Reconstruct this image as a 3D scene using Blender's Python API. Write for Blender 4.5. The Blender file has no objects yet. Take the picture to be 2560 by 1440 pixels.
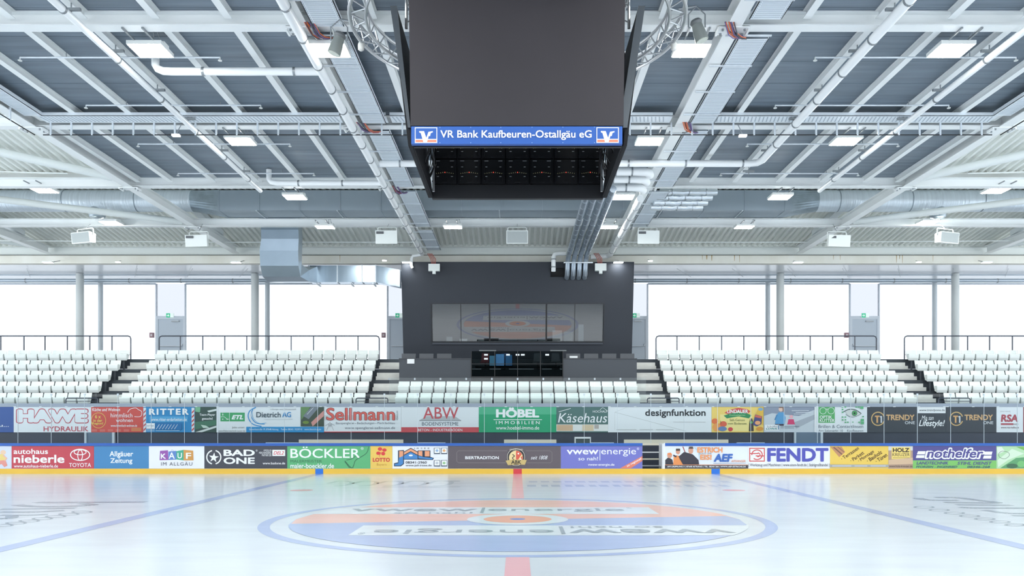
import bpy, math, random
from mathutils import Vector, Matrix
random.seed(4)
S = bpy.context.scene
COL = S.collection
# ---------------------------------------------------------------- camera, sky, exposure
F, CX, CY, CZ = 2135.0, 1294.0, 1067.0, 1.68      # focal length and principal point of a 2560x1440 frame, eye height
cd = bpy.data.cameras.new('camera'); cam = bpy.data.objects.new('camera', cd); COL.objects.link(cam)
cam.location = (0, 0, CZ); cam.rotation_euler = (math.pi/2, 0, 0)
cd.sensor_width = 36; cd.lens = 36*F/2560
cd.shift_x = -(CX-1280)/2560; cd.shift_y = (CY-720)/2560
cd.clip_start = .05; cd.clip_end = 400
S.camera = cam
W = bpy.data.worlds.new('sky'); S.world = W; W.use_nodes = True
bg = W.node_tree.nodes['Background']; bg.inputs[0].default_value = (.90, .95, 1.0, 1); bg.inputs[1].default_value = 1.6
S.view_settings.view_transform = 'Standard'; S.view_settings.look = 'None'
S.view_settings.exposure = 1.30; S.view_settings.gamma = 1; S.view_settings.use_curve_mapping = False
LAMP = 46.0

# ---------------------------------------------------------------- materials
def lin(c):
    return tuple(((v/255)/12.92 if v/255 <= .04045 else ((v/255+.055)/1.055)**2.4) for v in c)
_m = {}
def mat(name, c, rough=.5, metal=0, emit=0, spec=.5, noise=0, nscale=(4,4,4), bump=0, bscale=20, dark=None):
    if name in _m: return _m[name]
    m = bpy.data.materials.new(name); m.use_nodes = True; nt = m.node_tree; b = nt.nodes['Principled BSDF']
    l = lin(c)
    b.inputs['Base Color'].default_value = (*l, 1); b.inputs['Roughness'].default_value = rough
    b.inputs['Metallic'].default_value = metal; b.inputs['Specular IOR Level'].default_value = spec
    if emit:
        b.inputs['Emission Color'].default_value = (*l, 1); b.inputs['Emission Strength'].default_value = emit
    if noise or bump:
        tc = nt.nodes.new('ShaderNodeTexCoord'); mp = nt.nodes.new('ShaderNodeMapping'); mp.inputs['Scale'].default_value = nscale
        nt.links.new(tc.outputs['Object'], mp.inputs[0]); n = nt.nodes.new('ShaderNodeTexNoise'); n.inputs['Scale'].default_value = 1
        n.inputs['Detail'].default_value = 5
        nt.links.new(mp.outputs[0], n.inputs['Vector'])
        if noise:
            r = nt.nodes.new('ShaderNodeValToRGB'); d = lin(dark) if dark else tuple(v*(1-noise) for v in l)
            r.color_ramp.elements[0].position = .3; r.color_ramp.elements[1].position = .7
            r.color_ramp.elements[0].color = (*d, 1); r.color_ramp.elements[1].color = (*l, 1)
            nt.links.new(n.outputs['Fac'], r.inputs[0]); nt.links.new(r.outputs[0], b.inputs['Base Color'])
        if bump:
            bp = nt.nodes.new('ShaderNodeBump'); bp.inputs['Strength'].default_value = bump; bp.inputs['Distance'].default_value = .02
            nt.links.new(n.outputs['Fac'], bp.inputs['Height']); nt.links.new(bp.outputs[0], b.inputs['Normal'])
    _m[name] = m; return m
def glass(name, tint, refl, rough=.0):
    if name in _m: return _m[name]
    m = bpy.data.materials.new(name); m.use_nodes = True; nt = m.node_tree; nt.nodes.clear()
    o = nt.nodes.new('ShaderNodeOutputMaterial'); mx = nt.nodes.new('ShaderNodeMixShader')
    t = nt.nodes.new('ShaderNodeBsdfTransparent'); g = nt.nodes.new('ShaderNodeBsdfGlossy')
    t.inputs[0].default_value = (*tint, 1); g.inputs['Roughness'].default_value = rough
    fr = nt.nodes.new('ShaderNodeLayerWeight'); fr.inputs[0].default_value = .25
    ad = nt.nodes.new('ShaderNodeMath'); ad.operation = 'MULTIPLY_ADD'; ad.inputs[1].default_value = .5; ad.inputs[2].default_value = refl
    nt.links.new(fr.outputs['Fresnel'], ad.inputs[0]); nt.links.new(ad.outputs[0], mx.inputs[0])
    nt.links.new(t.outputs[0], mx.inputs[1]); nt.links.new(g.outputs[0], mx.inputs[2]); nt.links.new(mx.outputs[0], o.inputs[0])
    _m[name] = m; return m
def flat(c):      # printed colour
    return mat('print_%02x%02x%02x' % tuple(int(v) for v in c), tuple(v*.975 for v in c), rough=.45, spec=.3)
WHITE = mat('white_steel', (243,247,247), .45, noise=.05, nscale=(.8,.8,3))
PIPE = mat('white_pipe', (243,247,248), .35)
ZINC = mat('galvanised', (176,190,200), .38, metal=.75, noise=.25, nscale=(3,.6,3))
ZINCL = mat('galvanised_light', (222,230,236), .45, metal=.3, noise=.12, nscale=(6,6,6))
STEEL = mat('steel_grey', (150,156,160), .4, metal=.6)
ALU = mat('aluminium', (205,208,210), .3, metal=.8)
BLACK = mat('black_metal', (24,26,30), .5)
ANTH = mat('anthracite', (42,48,58), .55, noise=.08, nscale=(.4,.4,.4))
ANTH2 = mat('anthracite_rail', (62,68,80), .4)
CONC = mat('light_concrete', (212,214,210), .8, noise=.2, nscale=(2,2,4))
CONCB = mat('beam_concrete', (238,238,231), .8, noise=.3, nscale=(.9,.9,.35), dark=(224,222,210))
TERR = mat('dark_concrete', (62,70,78), .75, noise=.2, nscale=(1,1,3))
SEATM = mat('white_plastic', (220,227,225), .38)
ROOFM = mat('roof_sheet', (240,243,238), .5, noise=.05, nscale=(.4,.4,.4))
CEILM = mat('dark_ceiling', (122,136,149), .42, noise=.3, nscale=(.35,5,1), bump=.5)
CLEAR = glass('clear_glass', (.94,.965,.965), .004)
MILKY = glass('milky_glass', (.60,.61,.62), -.1, .6)

# ---------------------------------------------------------------- mesh helpers
class MB:
    def __init__(s): s.v = []; s.f = []; s.mi = []; s.cur = 0
    def add(s, vs, fs):
        n = len(s.v); s.v += [tuple(p) for p in vs]; s.f += [tuple(i+n for i in f) for f in fs]; s.mi += [s.cur]*len(fs); return s
    def box(s, x0, x1, y0, y1, z0, z1):
        return s.add([(x0,y0,z0),(x1,y0,z0),(x1,y1,z0),(x0,y1,z0),(x0,y0,z1),(x1,y0,z1),(x1,y1,z1),(x0,y1,z1)],
                     [(0,3,2,1),(4,5,6,7),(0,1,5,4),(1,2,6,5),(2,3,7,6),(3,0,4,7)])
    def hexa(s, p):   # 8 points, bottom ring then top ring
        return s.add(p, [(0,3,2,1),(4,5,6,7),(0,1,5,4),(1,2,6,5),(2,3,7,6),(3,0,4,7)])
    def bar(s, a, b, w, h):   # rectangular bar between two points (w across, h along up)
        a = Vector(a); b = Vector(b); d = (b-a).normalized()
        up = Vector((0,0,1)) if abs(d.z) < .95 else Vector((0,1,0))
        r = d.cross(up).normalized(); u = r.cross(d).normalized()
        p = []
        for q in (a, b):
            p += [q-r*w/2-u*h/2, q+r*w/2-u*h/2, q+r*w/2+u*h/2, q-r*w/2+u*h/2]
        return s.hexa(p)
    def tube(s, pts, r, n=10, closed=False, cap=True):
        pts = [Vector(p) for p in pts]; m = len(pts); base = len(s.v); vs = []; fs = []
        prev = None
        for i, p in enumerate(pts):
            if closed: d = (pts[(i+1)%m]-pts[i-1])
            else: d = (pts[min(i+1,m-1)]-pts[max(i-1,0)])
            d.normalize()
            if prev is None:
                up = Vector((0,0,1)) if abs(d.z) < .9 else Vector((0,1,0))
                a = d.cross(up).normalized()
            else: a = (prev-d*prev.dot(d)).normalized()
            prev = a; b = d.cross(a)
            rr = r[i] if isinstance(r, (list, tuple)) else r
            vs += [p+a*rr*math.cos(2*math.pi*k/n)+b*rr*math.sin(2*math.pi*k/n) for k in range(n)]
        for i in range(m if closed else m-1):
            j = (i+1) % m
            for k in range(n):
                fs.append((i*n+k, i*n+(k+1)%n, j*n+(k+1)%n, j*n+k))
        if cap and not closed: fs += [tuple(range(n))[::-1], tuple((m-1)*n+k for k in range(n))]
        return s.add(vs, fs)
    def ibeam(s, axis, u0, u1, c, z0, z1, w=.28, t=.022):   # axis 'x' or 'y'; c = centre on the other axis
        for (a, b, p, q) in ((c-w/2, c+w/2, z0, z0+t), (c-w/2, c+w/2, z1-t, z1), (c-.009, c+.009, z0+t, z1-t)):
            if axis == 'x': s.box(u0, u1, a, b, p, q)
            else: s.box(a, b, u0, u1, p, q)
        return s
    def build(s, name, m, parent=None, smooth=False):
        me = bpy.data.meshes.new(name); o = bpy.data.objects.new(name, me); COL.objects.link(o)
        off = Vector((0,0,0))
        if parent is not None:
            q = parent
            while q is not None: off += q.location; q = q.parent
            o.parent = parent
        elif s.v:
            xs, ys, zs = zip(*s.v); off = Vector(((min(xs)+max(xs))/2, (min(ys)+max(ys))/2, min(zs))); o.location = off
        me.from_pydata([tuple(Vector(p)-off) for p in s.v], [], s.f)
        for x in (m if isinstance(m, (list, tuple)) else [m]): me.materials.append(x)
        if isinstance(m, (list, tuple)):
            me.polygons.foreach_set('material_index', s.mi)
        if smooth:
            me.polygons.foreach_set('use_smooth', [True]*len(me.polygons))
            md = None
            try: me.set_sharp_from_angle(angle=math.radians(40))
            except Exception: pass
        me.update(); return o
def tag(o, label=None, cat=None, group=None, kind=None):
    if label: o['label'] = label
    if cat: o['category'] = cat
    if group: o['group'] = group
    if kind: o['kind'] = kind
    return o
def thing(name, loc, label, cat, group=None):
    o = bpy.data.objects.new(name, None); o.empty_display_size = .2; COL.objects.link(o); o.location = loc
    return tag(o, label, cat, group)
def dup(root, loc, label):
    r = root.copy(); COL.objects.link(r); r.location = loc; r['label'] = label
    for ch in list(root.children):
        c = ch.copy(); COL.objects.link(c); c.parent = r
        for g in list(ch.children):
            d = g.copy(); COL.objects.link(d); d.parent = c
    return r
def P(px, py, d): return ((px-CX)*d/F, d, CZ+(CY-py)*d/F)
def X(px, d): return (px-CX)*d/F
def Z(py, d): return CZ+(CY-py)*d/F
ORD = ['first','second','third','fourth','fifth','sixth','seventh','eighth','ninth','tenth','eleventh','twelfth','thirteenth','fourteenth','fifteenth','sixteenth','seventeenth','eighteenth','nineteenth','twentieth']
def struct(o, label=None): o['kind'] = 'structure'; return tag(o, label)

# ---------------------------------------------------------------- lettering helpers
_t = {}; _size = {}
def glyphs(txt, bold=0, shear=0, space=1):
    k = (txt, bold, shear, space)
    if k not in _t and bold:
        v, f = glyphs(txt, 0, shear, space); w, h = _size[(txt, shear, space)]; n = 16 if bold > .06 else 8 if bold > .03 else 4; V = []; Fc = []
        for i in range(n+1):
            a = 2*math.pi*(i-.5)/n; r = bold*1.0 if i else 0; m = len(V)
            V += [(p[0]+r*math.cos(a)/w, p[1]+r*math.sin(a)/h, i) for p in v]; Fc += [tuple(j+m for j in q) for q in f]
        bx, by = bold/w*math.cos(math.pi/n), bold/h*math.sin(math.pi*(n//2-1)/n if n >= 8 else math.pi/4)
        bx = max(p[0] for p in V)-1; by = max(p[1] for p in V)-1
        _t[k] = ([((p[0]+bx)/(1+2*bx), (p[1]+by)/(1+2*by), p[2]) for p in V], Fc)
    if k not in _t:
        c = bpy.data.curves.new('t', 'FONT'); c.body = txt; c.shear = shear; c.space_character = space
        c.resolution_u = 3; c.fill_mode = 'BOTH' if False else 'FRONT'
        o = bpy.data.objects.new('t', c); COL.objects.link(o)
        bpy.context.view_layer.update()
        me = bpy.data.meshes.new_from_object(o.evaluated_get(bpy.context.evaluated_depsgraph_get()))
        v = [(p.co.x, p.co.y) for p in me.vertices]; f = [tuple(q.vertices) for q in me.polygons]
        bpy.data.objects.remove(o); bpy.data.curves.remove(c); bpy.data.meshes.remove(me)
        xs = [a for a, b in v]; ys = [b for a, b in v]
        x0, x1, y0, y1 = min(xs), max(xs), min(ys), max(ys)
        _t[k] = ([((a-x0)/(x1-x0), (b-y0)/(y1-y0), 0) for a, b in v], f); _size[(txt, shear, space)] = (x1-x0, y1-y0)
    return _t[k]
def ell(cx, cy, rx, ry, n=28, a0=0, a1=360):
    return [(cx+rx*math.cos(math.radians(a0+(a1-a0)*i/n)), cy+ry*math.sin(math.radians(a0+(a1-a0)*i/n))) for i in range(n if a1-a0 == 360 else n+1)]
def shape2d(e):
    """returns verts (2D, picture units, y down), faces"""
    k = e[0]
    if k == 't':
        _, txt, x0, x1, y0, y1 = e[:6]; o = e[7] if len(e) > 7 else {}
        v, f = glyphs(txt, o.get('b', 0), o.get('s', 0), o.get('sp', 1))
        v = [(x0+(x1-x0)*a, y1-(y1-y0)*b, l) for a, b, l in v]
        if 'rot' in o:
            cx, cy = (x0+x1)/2, (y0+y1)/2; r = math.radians(o['rot']); C, Sn = math.cos(r), math.sin(r)
            v = [(cx+(a-cx)*C+(b-cy)*Sn, cy-(a-cx)*Sn+(b-cy)*C, l) for a, b, l in v]
        return v, f
    if k == 'r':
        _, x0, x1, y0, y1 = e[:5]; return [(x0,y1),(x1,y1),(x1,y0),(x0,y0)], [(0,1,2,3)]
    if k == 'e':
        p = ell(*e[1:5])[::-1]; return p, [tuple(range(len(p)))]
    if k == 'p':
        p = list(e[1]); a = sum(p[i-1][0]*p[i][1]-p[i][0]*p[i-1][1] for i in range(len(p)))
        if a > 0: p = p[::-1]
        return p, [tuple(range(len(p)))]
    if k in 'lo':
        if k == 'o':
            cx, cy, rx, ry, w = e[1:6]; pts = ell(cx, cy, rx, ry, 128 if abs(rx-4.42) < .01 else 32, *(e[7] if len(e) > 7 else (0, 360)))
            if len(e) <= 7: pts.append(pts[0])
        else: pts, w = e[1], e[2]
        v = []; f = []
        for i in range(len(pts)):
            a = pts[max(i-1,0)]; b = pts[min(i+1,len(pts)-1)]
            if k == 'o' and len(e) <= 7 and i in (0, len(pts)-1): a, b = pts[-2], pts[1]
            dx, dy = b[0]-a[0], b[1]-a[1]; L = math.hypot(dx, dy) or 1; nx, ny = -dy/L*w/2, dx/L*w/2
            v += [(pts[i][0]+nx, pts[i][1]+ny), (pts[i][0]-nx, pts[i][1]-ny)]
        for i in range(len(pts)-1): f.append((2*i, 2*i+1, 2*i+3, 2*i+2))
        return v, f
def color_of(e): return {'t': 6, 'r': 5, 'e': 5, 'p': 2, 'l': 3, 'o': 6}[e[0]]
def artwork(parent, elems, fn, mfn=flat, step=.0011):
    groups = {}
    for i, e in enumerate(elems):
        c = e[color_of(e)]; v, f = shape2d(e)
        g = groups.setdefault(('lettering' if e[0] == 't' else 'emblem', c), MB())
        g.add([fn(p[0], p[1], step*(i+1)+(.00006*p[2] if len(p) > 2 else 0)) for p in v], f)
    for (nm, c), g in groups.items(): g.build(nm, mfn(c), parent)
def banner(name, x0, x1, y0, y1, d, bgc, elems, label, cat, th=.012, group=None):
    a = P(x0, y1, d); b = P(x1, y0, d)
    t = thing(name, ((a[0]+b[0])/2, d, a[2]), label, cat, group)
    MB().box(a[0]+.003, b[0]-.003, d, d+th, a[2], b[2]).build('panel', flat(bgc), t)
    artwork(t, elems, lambda u, v, o: (X(u, d), d-o, Z(v, d)))
    return t
# ================================================================ THE SETTING
def ice_mat(name, c, noise=.05):
    m = mat(name, c, rough=.19, spec=.42, noise=noise, nscale=(.5,1.6,1), dark=tuple(v*.965 for v in c), bump=.06)
    return m
ICE = ice_mat('ice', (198,207,215))
ice = struct(MB().add([(-32,-4,0),(32,-4,0),(32,30.5,0),(-32,30.5,0)], [(0,1,2,3)]).build('floor', ICE), 'white ice rink surface')
def ground(px, py, o=0):
    d = CZ*F/(py-CY); return ((px-CX)*d/F, d, .0015+o)
C_BL, C_RD, C_GR, C_W = (156,172,210), (222,176,168), (146,158,168), (206,215,222)
def iceflat(c): return ice_mat('ice_paint_%02x%02x%02x' % c, c)
def mark(name, elems):
    g = {}
    for i, e in enumerate(elems):
        c = e[color_of(e)]; v, f = shape2d(e)
        q = [(a, -b) for a, b in v]
        f2 = []
        for k in f:
            ar = sum(q[k[j-1]][0]*q[k[j]][1]-q[k[j]][0]*q[k[j-1]][1] for j in range(len(k)))
            f2.append(k if ar > 0 else k[::-1])
        g.setdefault(c, MB()).add([(a, b, .0015+.0006*i) for a, b in q], f2)
    for c, m in g.items(): m.build(name, iceflat(c), ice)
# plan coordinates: x right, y given as minus distance
def R(x0, x1, d0, d1, c): return ('r', x0, x1, -d1, -d0, c)
for s in (-1, 1): mark('blue_line', [R(s*7.08-.15, s*7.08+.15, -2, 30.5, (152,168,206))])
mark('red_line', [R(-.15, .15, 20.0, 30.5, (220,172,180)), R(-.15, .15, -2, 11.0, (220,172,180))])
def disc(R0, dlo, dhi, n=40):   # slab of a disc between two straight chords given as functions of x
    pts = []
    for i in range(n+1):
        x = -R0+2*R0*i/n; y = math.sqrt(max(R0*R0-x*x, 0)); pts.append((x, min(max(15.5-y, dlo(x)), 15.5+y), max(min(15.5+y, dhi(x)), 15.5-y)))
    v = []; f = []
    for x, a, b in pts: v += [(x, a), (x, b)]
    for i in range(n): f.append((2*i, 2*i+2, 2*i+3, 2*i+1))
    return v, f
def discmark(name, c, R0, dlo, dhi, z, x0=None, x1=None):
    v, f = disc(R0, dlo, dhi, 80)
    v = [(min(max(a, x0 if x0 is not None else -9), x1 if x1 is not None else 9), b) for a, b in v]
    MB().add([(a, b, z) for a, b in v], f).build(name, iceflat(c), ice)
mark('centre_circle', [('o', 0, -15.5, 4.42, 4.42, .2, C_BL)])
inf = lambda k: (lambda x: k)
bnd = lambda x: 15.42+x*.165
discmark('centre_logo', (222,176,164), 4.02, bnd, inf(30), .003)
discmark('centre_logo', C_BL, 4.02, inf(0), bnd, .003)
discmark('centre_logo', C_W, 4.05, inf(16.42), inf(17.78), .0042, None, 2.72)
discmark('centre_logo', C_W, 4.05, inf(13.19), inf(14.52), .0042, -2.62, None)
mark('centre_logo', [('e', 9, 9, .01, .01, C_W)]*6+[('e', 0, -15.5, .92, .92, C_W), ('e', 0, -15.5, .62, .62, (224,158,134)), ('e', 0, -15.5, .14, .14, (92,122,200))])
def icetext(txt, px0, px1, py0, py1, c=C_GR, flip=False, b=0):
    dn = CZ*F/(py1-CY); df = CZ*F/(py0-CY); dm = (dn+df)/2
    v, f = glyphs(txt, b)
    if flip: v = [(1-p[0], 1-p[1], p[2]) for p in v]
    a0, a1 = X(px0, dm), X(px1, dm)
    MB().add([(a0+(a1-a0)*a, dn+(df-dn)*q, .0075+.0001*l) for a, q, l in v], f).build('ice_lettering', iceflat(c), ice)
icetext('vwew', 875, 1192, 1272.5, 1278.5, b=.015); icetext('|', 1203, 1211, 1270, 1283); icetext('energie', 1220, 1560, 1271.5, 1280); icetext('®', 1566, 1578, 1269.5, 1272)
icetext('so nah!', 985, 1182, 1281, 1284.3)
icetext('vwew', 1422, 1832, 1323.5, 1333, flip=True, b=.015); icetext('|', 1400, 1410, 1317, 1336, flip=True); icetext('energie', 935, 1385, 1322, 1335, flip=True); icetext('®', 895, 912, 1332, 1337, flip=True)
icetext('so nah!', 1425, 1658, 1316.5, 1321, flip=True)
for x in (-5.72, 5.72): mark('faceoff_spot', [('e', x, -22.6, .3, .3, (206,140,148))])
def stroke(pts, w, c=C_GR):
    p = [ground(*q) for q in pts]; m = MB()
    for n_, (a, b) in enumerate(zip(p[:-1], p[1:])):
        v, f = shape2d(('l', [(a[0], a[1]), (b[0], b[1])], w, c))
        ar = sum(v[k-1][0]*v[k][1]-v[k][0]*v[k-1][1] for k in (0,1,3,2)) if False else 0
        q = [v[0], v[1], v[3], v[2]]; ar = sum(q[k-1][0]*q[k][1]-q[k][0]*q[k-1][1] for k in range(4))
        m.add([(x, y, .0015+.0002*(n_%7)) for x, y in (q if ar > 0 else q[::-1])], [(0,1,2,3)])
    m.build('ice_wordmark', iceflat(c), ice)
def smooth_pts(p, n=8):
    out = []
    for i in range(len(p)-1):
        p0 = p[max(i-1,0)]; p1 = p[i]; p2 = p[i+1]; p3 = p[min(i+2,len(p)-1)]
        for k in range(n):
            t = k/n
            out.append(tuple(.5*((2*p1[j])+(-p0[j]+p2[j])*t+(2*p0[j]-5*p1[j]+4*p2[j]-p3[j])*t*t+(-p0[j]+3*p1[j]-3*p2[j]+p3[j])*t**3) for j in (0,1)))
    return out+[p[-1]]
for pts, w in (([(95,1255.5),(130,1256),(365,1255)], .3), ([(42,1262),(80,1266),(150,1266),(230,1263),(205,1259)], .25), ([(0,1273),(70,1272),(190,1270)], .25),
               ([(0,1280),(80,1280),(160,1276)], .25), ([(0,1288),(60,1288),(120,1286)], .2), ([(-60,1296),(20,1296),(30,1290)], .22),
               ([(2293,1245),(2320,1250),(2395,1251)], .25), ([(2340,1244),(2390,1244),(2440,1250),(2490,1257),(2360,1256)], .25), ([(2390,1262),(2530,1263)], .25),
               ([(2400,1268),(2440,1270),(2570,1270)], .25), ([(2460,1275),(2520,1283),(2600,1284)], .2), ([(2530,1289),(2600,1290)], .2)):
    stroke(smooth_pts(pts), w)
for k in range(7):
    for (cx, cy) in ((205-33*k, 1280+5.6*k), (2310+38*k, 1268+7.4*k)):
        p = ell(cx, cy, 24, 2.6, 14); stroke(p+[p[0]], .05)
# worn far wordmarks near the boards (unreadable blocks)
for k in range(5):
    stroke(smooth_pts([(822+62*k,1209),(845+62*k,1203),(880+62*k,1205),(868+62*k,1213),(835+62*k,1215)], 3), .16, (178,188,196))
stroke([(955,1217.5),(1150,1217.5)], .35, (184,193,201)); stroke([(1110,1203),(1150,1203)], .3, (165,174,186)); stroke([(985,1202.5),(1100,1202.5)], .25, (184,193,202))
for k in range(17):
    stroke([(1322+30*k,1204.5),(1343+30*k,1204.5)], .6, (172,182,202)); stroke([(1318+30*k+5*(k%2),1214.5),(1340+30*k,1214.5)], .75, (170,181,198))
# ground behind the boards, tribune terrace
struct(MB().box(-32, 32, 30.5, 34.3, -.1, 0).build('floor_bench_area', mat('rubber', (48,52,60), .8)))
struct(MB().box(-60, 60, -2.3, -2, 0, 3.9).build('wall_near_reflection_block', mat('tribune_front', (52,60,76), .5, noise=.15, nscale=(.7,.7,.7))), 'unseen dark wall added behind the viewer to darken glass reflections')  # unseen wall added so the far glass mirrors something dark
wf = struct(MB().box(-32, 32, 33.5, 33.8, 0, 2.46).build('wall_far', mat('tribune_front', (52,60,76), .5, noise=.15, nscale=(.7,.7,.7))), 'dark wall under the stand')
struct(MB().box(-32, 32, 33.46, 33.84, 2.46, 2.60).build('trim_1', mat('ledge', (150,160,176), .5)), 'grey ledge above the banners')
NOSE = [34.3, 35.15, 36.0, 36.85, 37.7, 38.55]; LEV = [2.17, 2.68, 3.19, 3.70, 4.22, 4.73]
t = MB()
for i in range(5): t.box(-32, 32, (33.8 if i == 0 else NOSE[i]), NOSE[i+1], 1.6, LEV[i])
t.box(-32, 32, 38.55, 45.2, 4.3, 4.73)
struct(t.build('tribune_terrace', TERR), 'dark concrete stand terrace')
for ax, w in ((-16.8, 1.13), (-5.6, 1.13), (5.6, 1.13), (16.8, 1.13)):
    st = MB()
    for i in range(5):
        h = (LEV[i+1]-LEV[i])/3; y = NOSE[i+1]
        st.box(ax-w/2, ax+w/2, y-.56, y, LEV[i], LEV[i]+h); st.box(ax-w/2+.0, ax+w/2-.0, y-.28, y, LEV[i]+h, LEV[i]+2*h)
    struct(st.build('aisle_steps', CONC), 'light concrete aisle steps')
# ---- promenade behind the stand: glazing, doors, columns
FD = 44.3
ws = [(-34,-18.76), (-17.21,-6.76), (-5.2,5.2), (6.76,17.21), (18.76,34)]
FRM = mat('frame_grey', (196,204,212), .4)
for i, (a, b) in enumerate(ws):
    w = struct(MB().box(a, b, FD, FD+.03, 4.73, 9.1).build('window_%d' % (i+1), MILKY), 'glazed rear wall flooded with white daylight')
    f = MB().box(a, b, FD-.04, FD+.06, 9.06, 9.14).box(a, b, FD-.04, FD+.06, 4.73, 4.79).box(a, a+.015, FD-.04, FD+.06, 4.79, 9.06).box(b-.015, b, FD-.04, FD+.06, 4.79, 9.06)
    f.build('window_frame', FRM, w)
DOORC = mat('door_grey', (190,202,213), .45); DOORF = mat('door_frame_grey', (206,215,224), .45)
for i, (c, sd) in enumerate(((-17.985, 1), (-5.98, 1), (5.98, 1), (17.985, -1))):
    a, b = c-.775, c+.775
    f = MB().box(a, a+.13, FD-.06, FD+.06, 4.73, 7.42).box(b-.13, b, FD-.06, FD+.06, 4.73, 7.42).box(a+.13, b-.13, FD-.06, FD+.06, 7.25, 7.42)
    f.box(a, a+.05, FD-.06, FD+.06, 7.42, 9.1).box(b-.05, b, FD-.06, FD+.06, 7.42, 9.1)
    d = struct(f.build('door_%d' % (i+1), DOORF), 'grey exit door in the rear glazing')
    MB().box(a+.13, b-.13, FD-.03, FD+.03, 4.73, 7.25).build('door_leaf', DOORC, d)
    MB().box(a+.05, b-.05, FD-.02, FD+.02, 7.42, 9.1).build('transom_panel', glass('transom', (.49,.495,.51), -.1, .6), d)
    MB().tube([(a+.2, FD-.12, 5.85), (b-.2, FD-.12, 5.85)], .025, 6).tube([(b-.2 if sd > 0 else a+.2, FD-.12, 5.85), (b-.17 if sd > 0 else a+.17, FD-.05, 5.98)], .03, 6).build('push_bar', mat('bar_light', (214,220,226), .4), d)
    MB().box(c+.05, c+.45, FD-.1, FD-.04, 7.12, 7.18).build('door_closer', STEEL, d)
    pos = ['far left', 'left of the black control room', 'right of the black control room', 'far right'][i]
    sx = c+(.0 if i in (0, 3) else (-.15 if i == 1 else .15))
    e = thing('exit_sign', (sx, FD-.12, 7.33), 'small green and white exit sign over the grey door '+pos, 'exit sign', 'exit signs above the doors')
    MB().box(sx-.19, sx+.19, FD-.14, FD-.07, 7.33, 7.55).build('sign_box', mat('sign_white', (225,240,235), .4, emit=.12), e)
    GR = mat('sign_green', (50,190,140), .4, emit=.12)
    artwork(e, [('r', -.19, .02, -.22, 0, (60,200,150)), ('p', [(-.16,-.13),(-.09,-.13),(-.09,-.18),(-.02,-.11),(-.09,-.04),(-.09,-.09),(-.16,-.09)], (235,250,245)), ('r', .06, .15, -.19, -.03, (200,238,222))],
            lambda u, v, o: (sx+u, FD-.14-o, 7.33-v), lambda c: {(60,200,150): GR}.get(c, mat('sign_white', c)))
    if i != 2:
        bx = (a if i < 3 else a)-.18
        al = thing('alarm_button', (bx, FD-.06, 6.3), 'small red alarm box beside the grey door '+pos, 'alarm box', 'alarm boxes')
        MB().box(bx-.1, bx+.1, FD-.14, FD, 6.3, 6.55).build('housing', mat('alarm_red', (150,110,118), .5), al)
        MB().box(bx-.05, bx+.05, FD-.15, FD-.14, 6.36, 6.48).build('cover', mat('alarm_cover', (214,206,208), .5), al)
CW = mat('column_concrete', (206,212,212), .7, noise=.15, nscale=(.8,.8,.35))
for x in (-21.5, -12.9, 12.9, 21.5):
    pos = {-21.5: 'far left', -12.9: 'left', 12.9: 'right', 21.5: 'far right'}[x]
    tag(MB().tube([(x, 41.95, 4.73), (x, 41.95, 9.2)], .183, 20).build('concrete_column', CW, smooth=True), 'thick round concrete column behind the %s seat block' % pos, 'column', 'concrete columns')
    tag(MB().tube([(x, 44.03, 4.73), (x, 44.03, 9.2)], .12, 16).build('slim_column', mat('slim_col', (196,204,208), .5), smooth=True), 'slim round column near the glazing at the %s' % pos, 'column', 'slim columns at the glazing')
struct(MB().box(-34, 34, 39.5, 45, 9.22, 9.4).build('ceiling_promenade', mat('white_ceiling', (244,247,250), .22, noise=.05, nscale=(.5,2,1))), 'pale ceiling over the rear walkway')
struct(MB().box(-34, 34, 39.13, 39.2, 9.535, 9.56).build('trim_2', BLACK), 'dark joint line above the concrete beam')
cb = struct(MB().box(-34, 34, 39.15, 39.5, 9.17, 9.54).build('concrete_beam', CONCB), 'concrete edge beam over the stand')
random.seed(8)
g = MB()
for px in (750, 849, 1755, 1765, 1778, 1835, 1848, 2083, 2100, 2240, 2248, 2255, 2332, 2560):
    x = X(px, 39.15); w = random.uniform(.02, .07); z1 = 9.54; z0 = 9.54-random.uniform(.15, .36)
    g.add([(x, 39.147, z1), (x+w, 39.147, z1), (x+w*.7, 39.147, z0), (x+w*.3, 39.147, z0)], [(0,3,2,1)])
g.build('rust_stain', mat('rust', (184,160,120), .8), cb)
# ---- roof
def corrugated(x0, x1, ya, za, yb, zb, pitch=.25, h=.085):
    m = MB(); n = int((x1-x0)/pitch); pr = [(0,0),(.30,0),(.42,1),(.88,1)]
    pts = []
    for i in range(n):
        for (u, v) in pr: pts.append((x0+(i+u)*pitch, v*h))
    vs = []
    for (x, dz) in pts: vs += [(x, ya, za+dz), (x, yb, zb+dz)]
    return m.add(vs, [(2*i, 2*i+1, 2*i+3, 2*i+2) for i in range(len(pts)-1)])
struct(corrugated(-33, 33, 39.45, 9.93, 29.6, 11.2).build('roof_sheet_far', ROOFM), 'pale corrugated roof sheet')
for s, (a, b) in ((-1, (-33, -12.95)), (1, (12.95, 33))):
    struct(corrugated(a, b, 28.55, 10.17, 0, 13.5).build('roof_sheet_side', ROOFM), 'pale corrugated roof sheet beside the dark ceiling')
struct(MB().box(-33, 33, 28.62, 29.6, 10.16, 10.2).box(-33, 33, 29.5, 29.6, 10.2, 11.2).build('roof_step', ROOFM))
struct(MB().box(-34, 34, 0, 40, 13.6, 13.7).box(-34, 34, 39.2, 39.5, 9.95, 10.05).build('roof_deck', ROOFM))
cl = MB(); y = -3.0; k = 0
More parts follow.
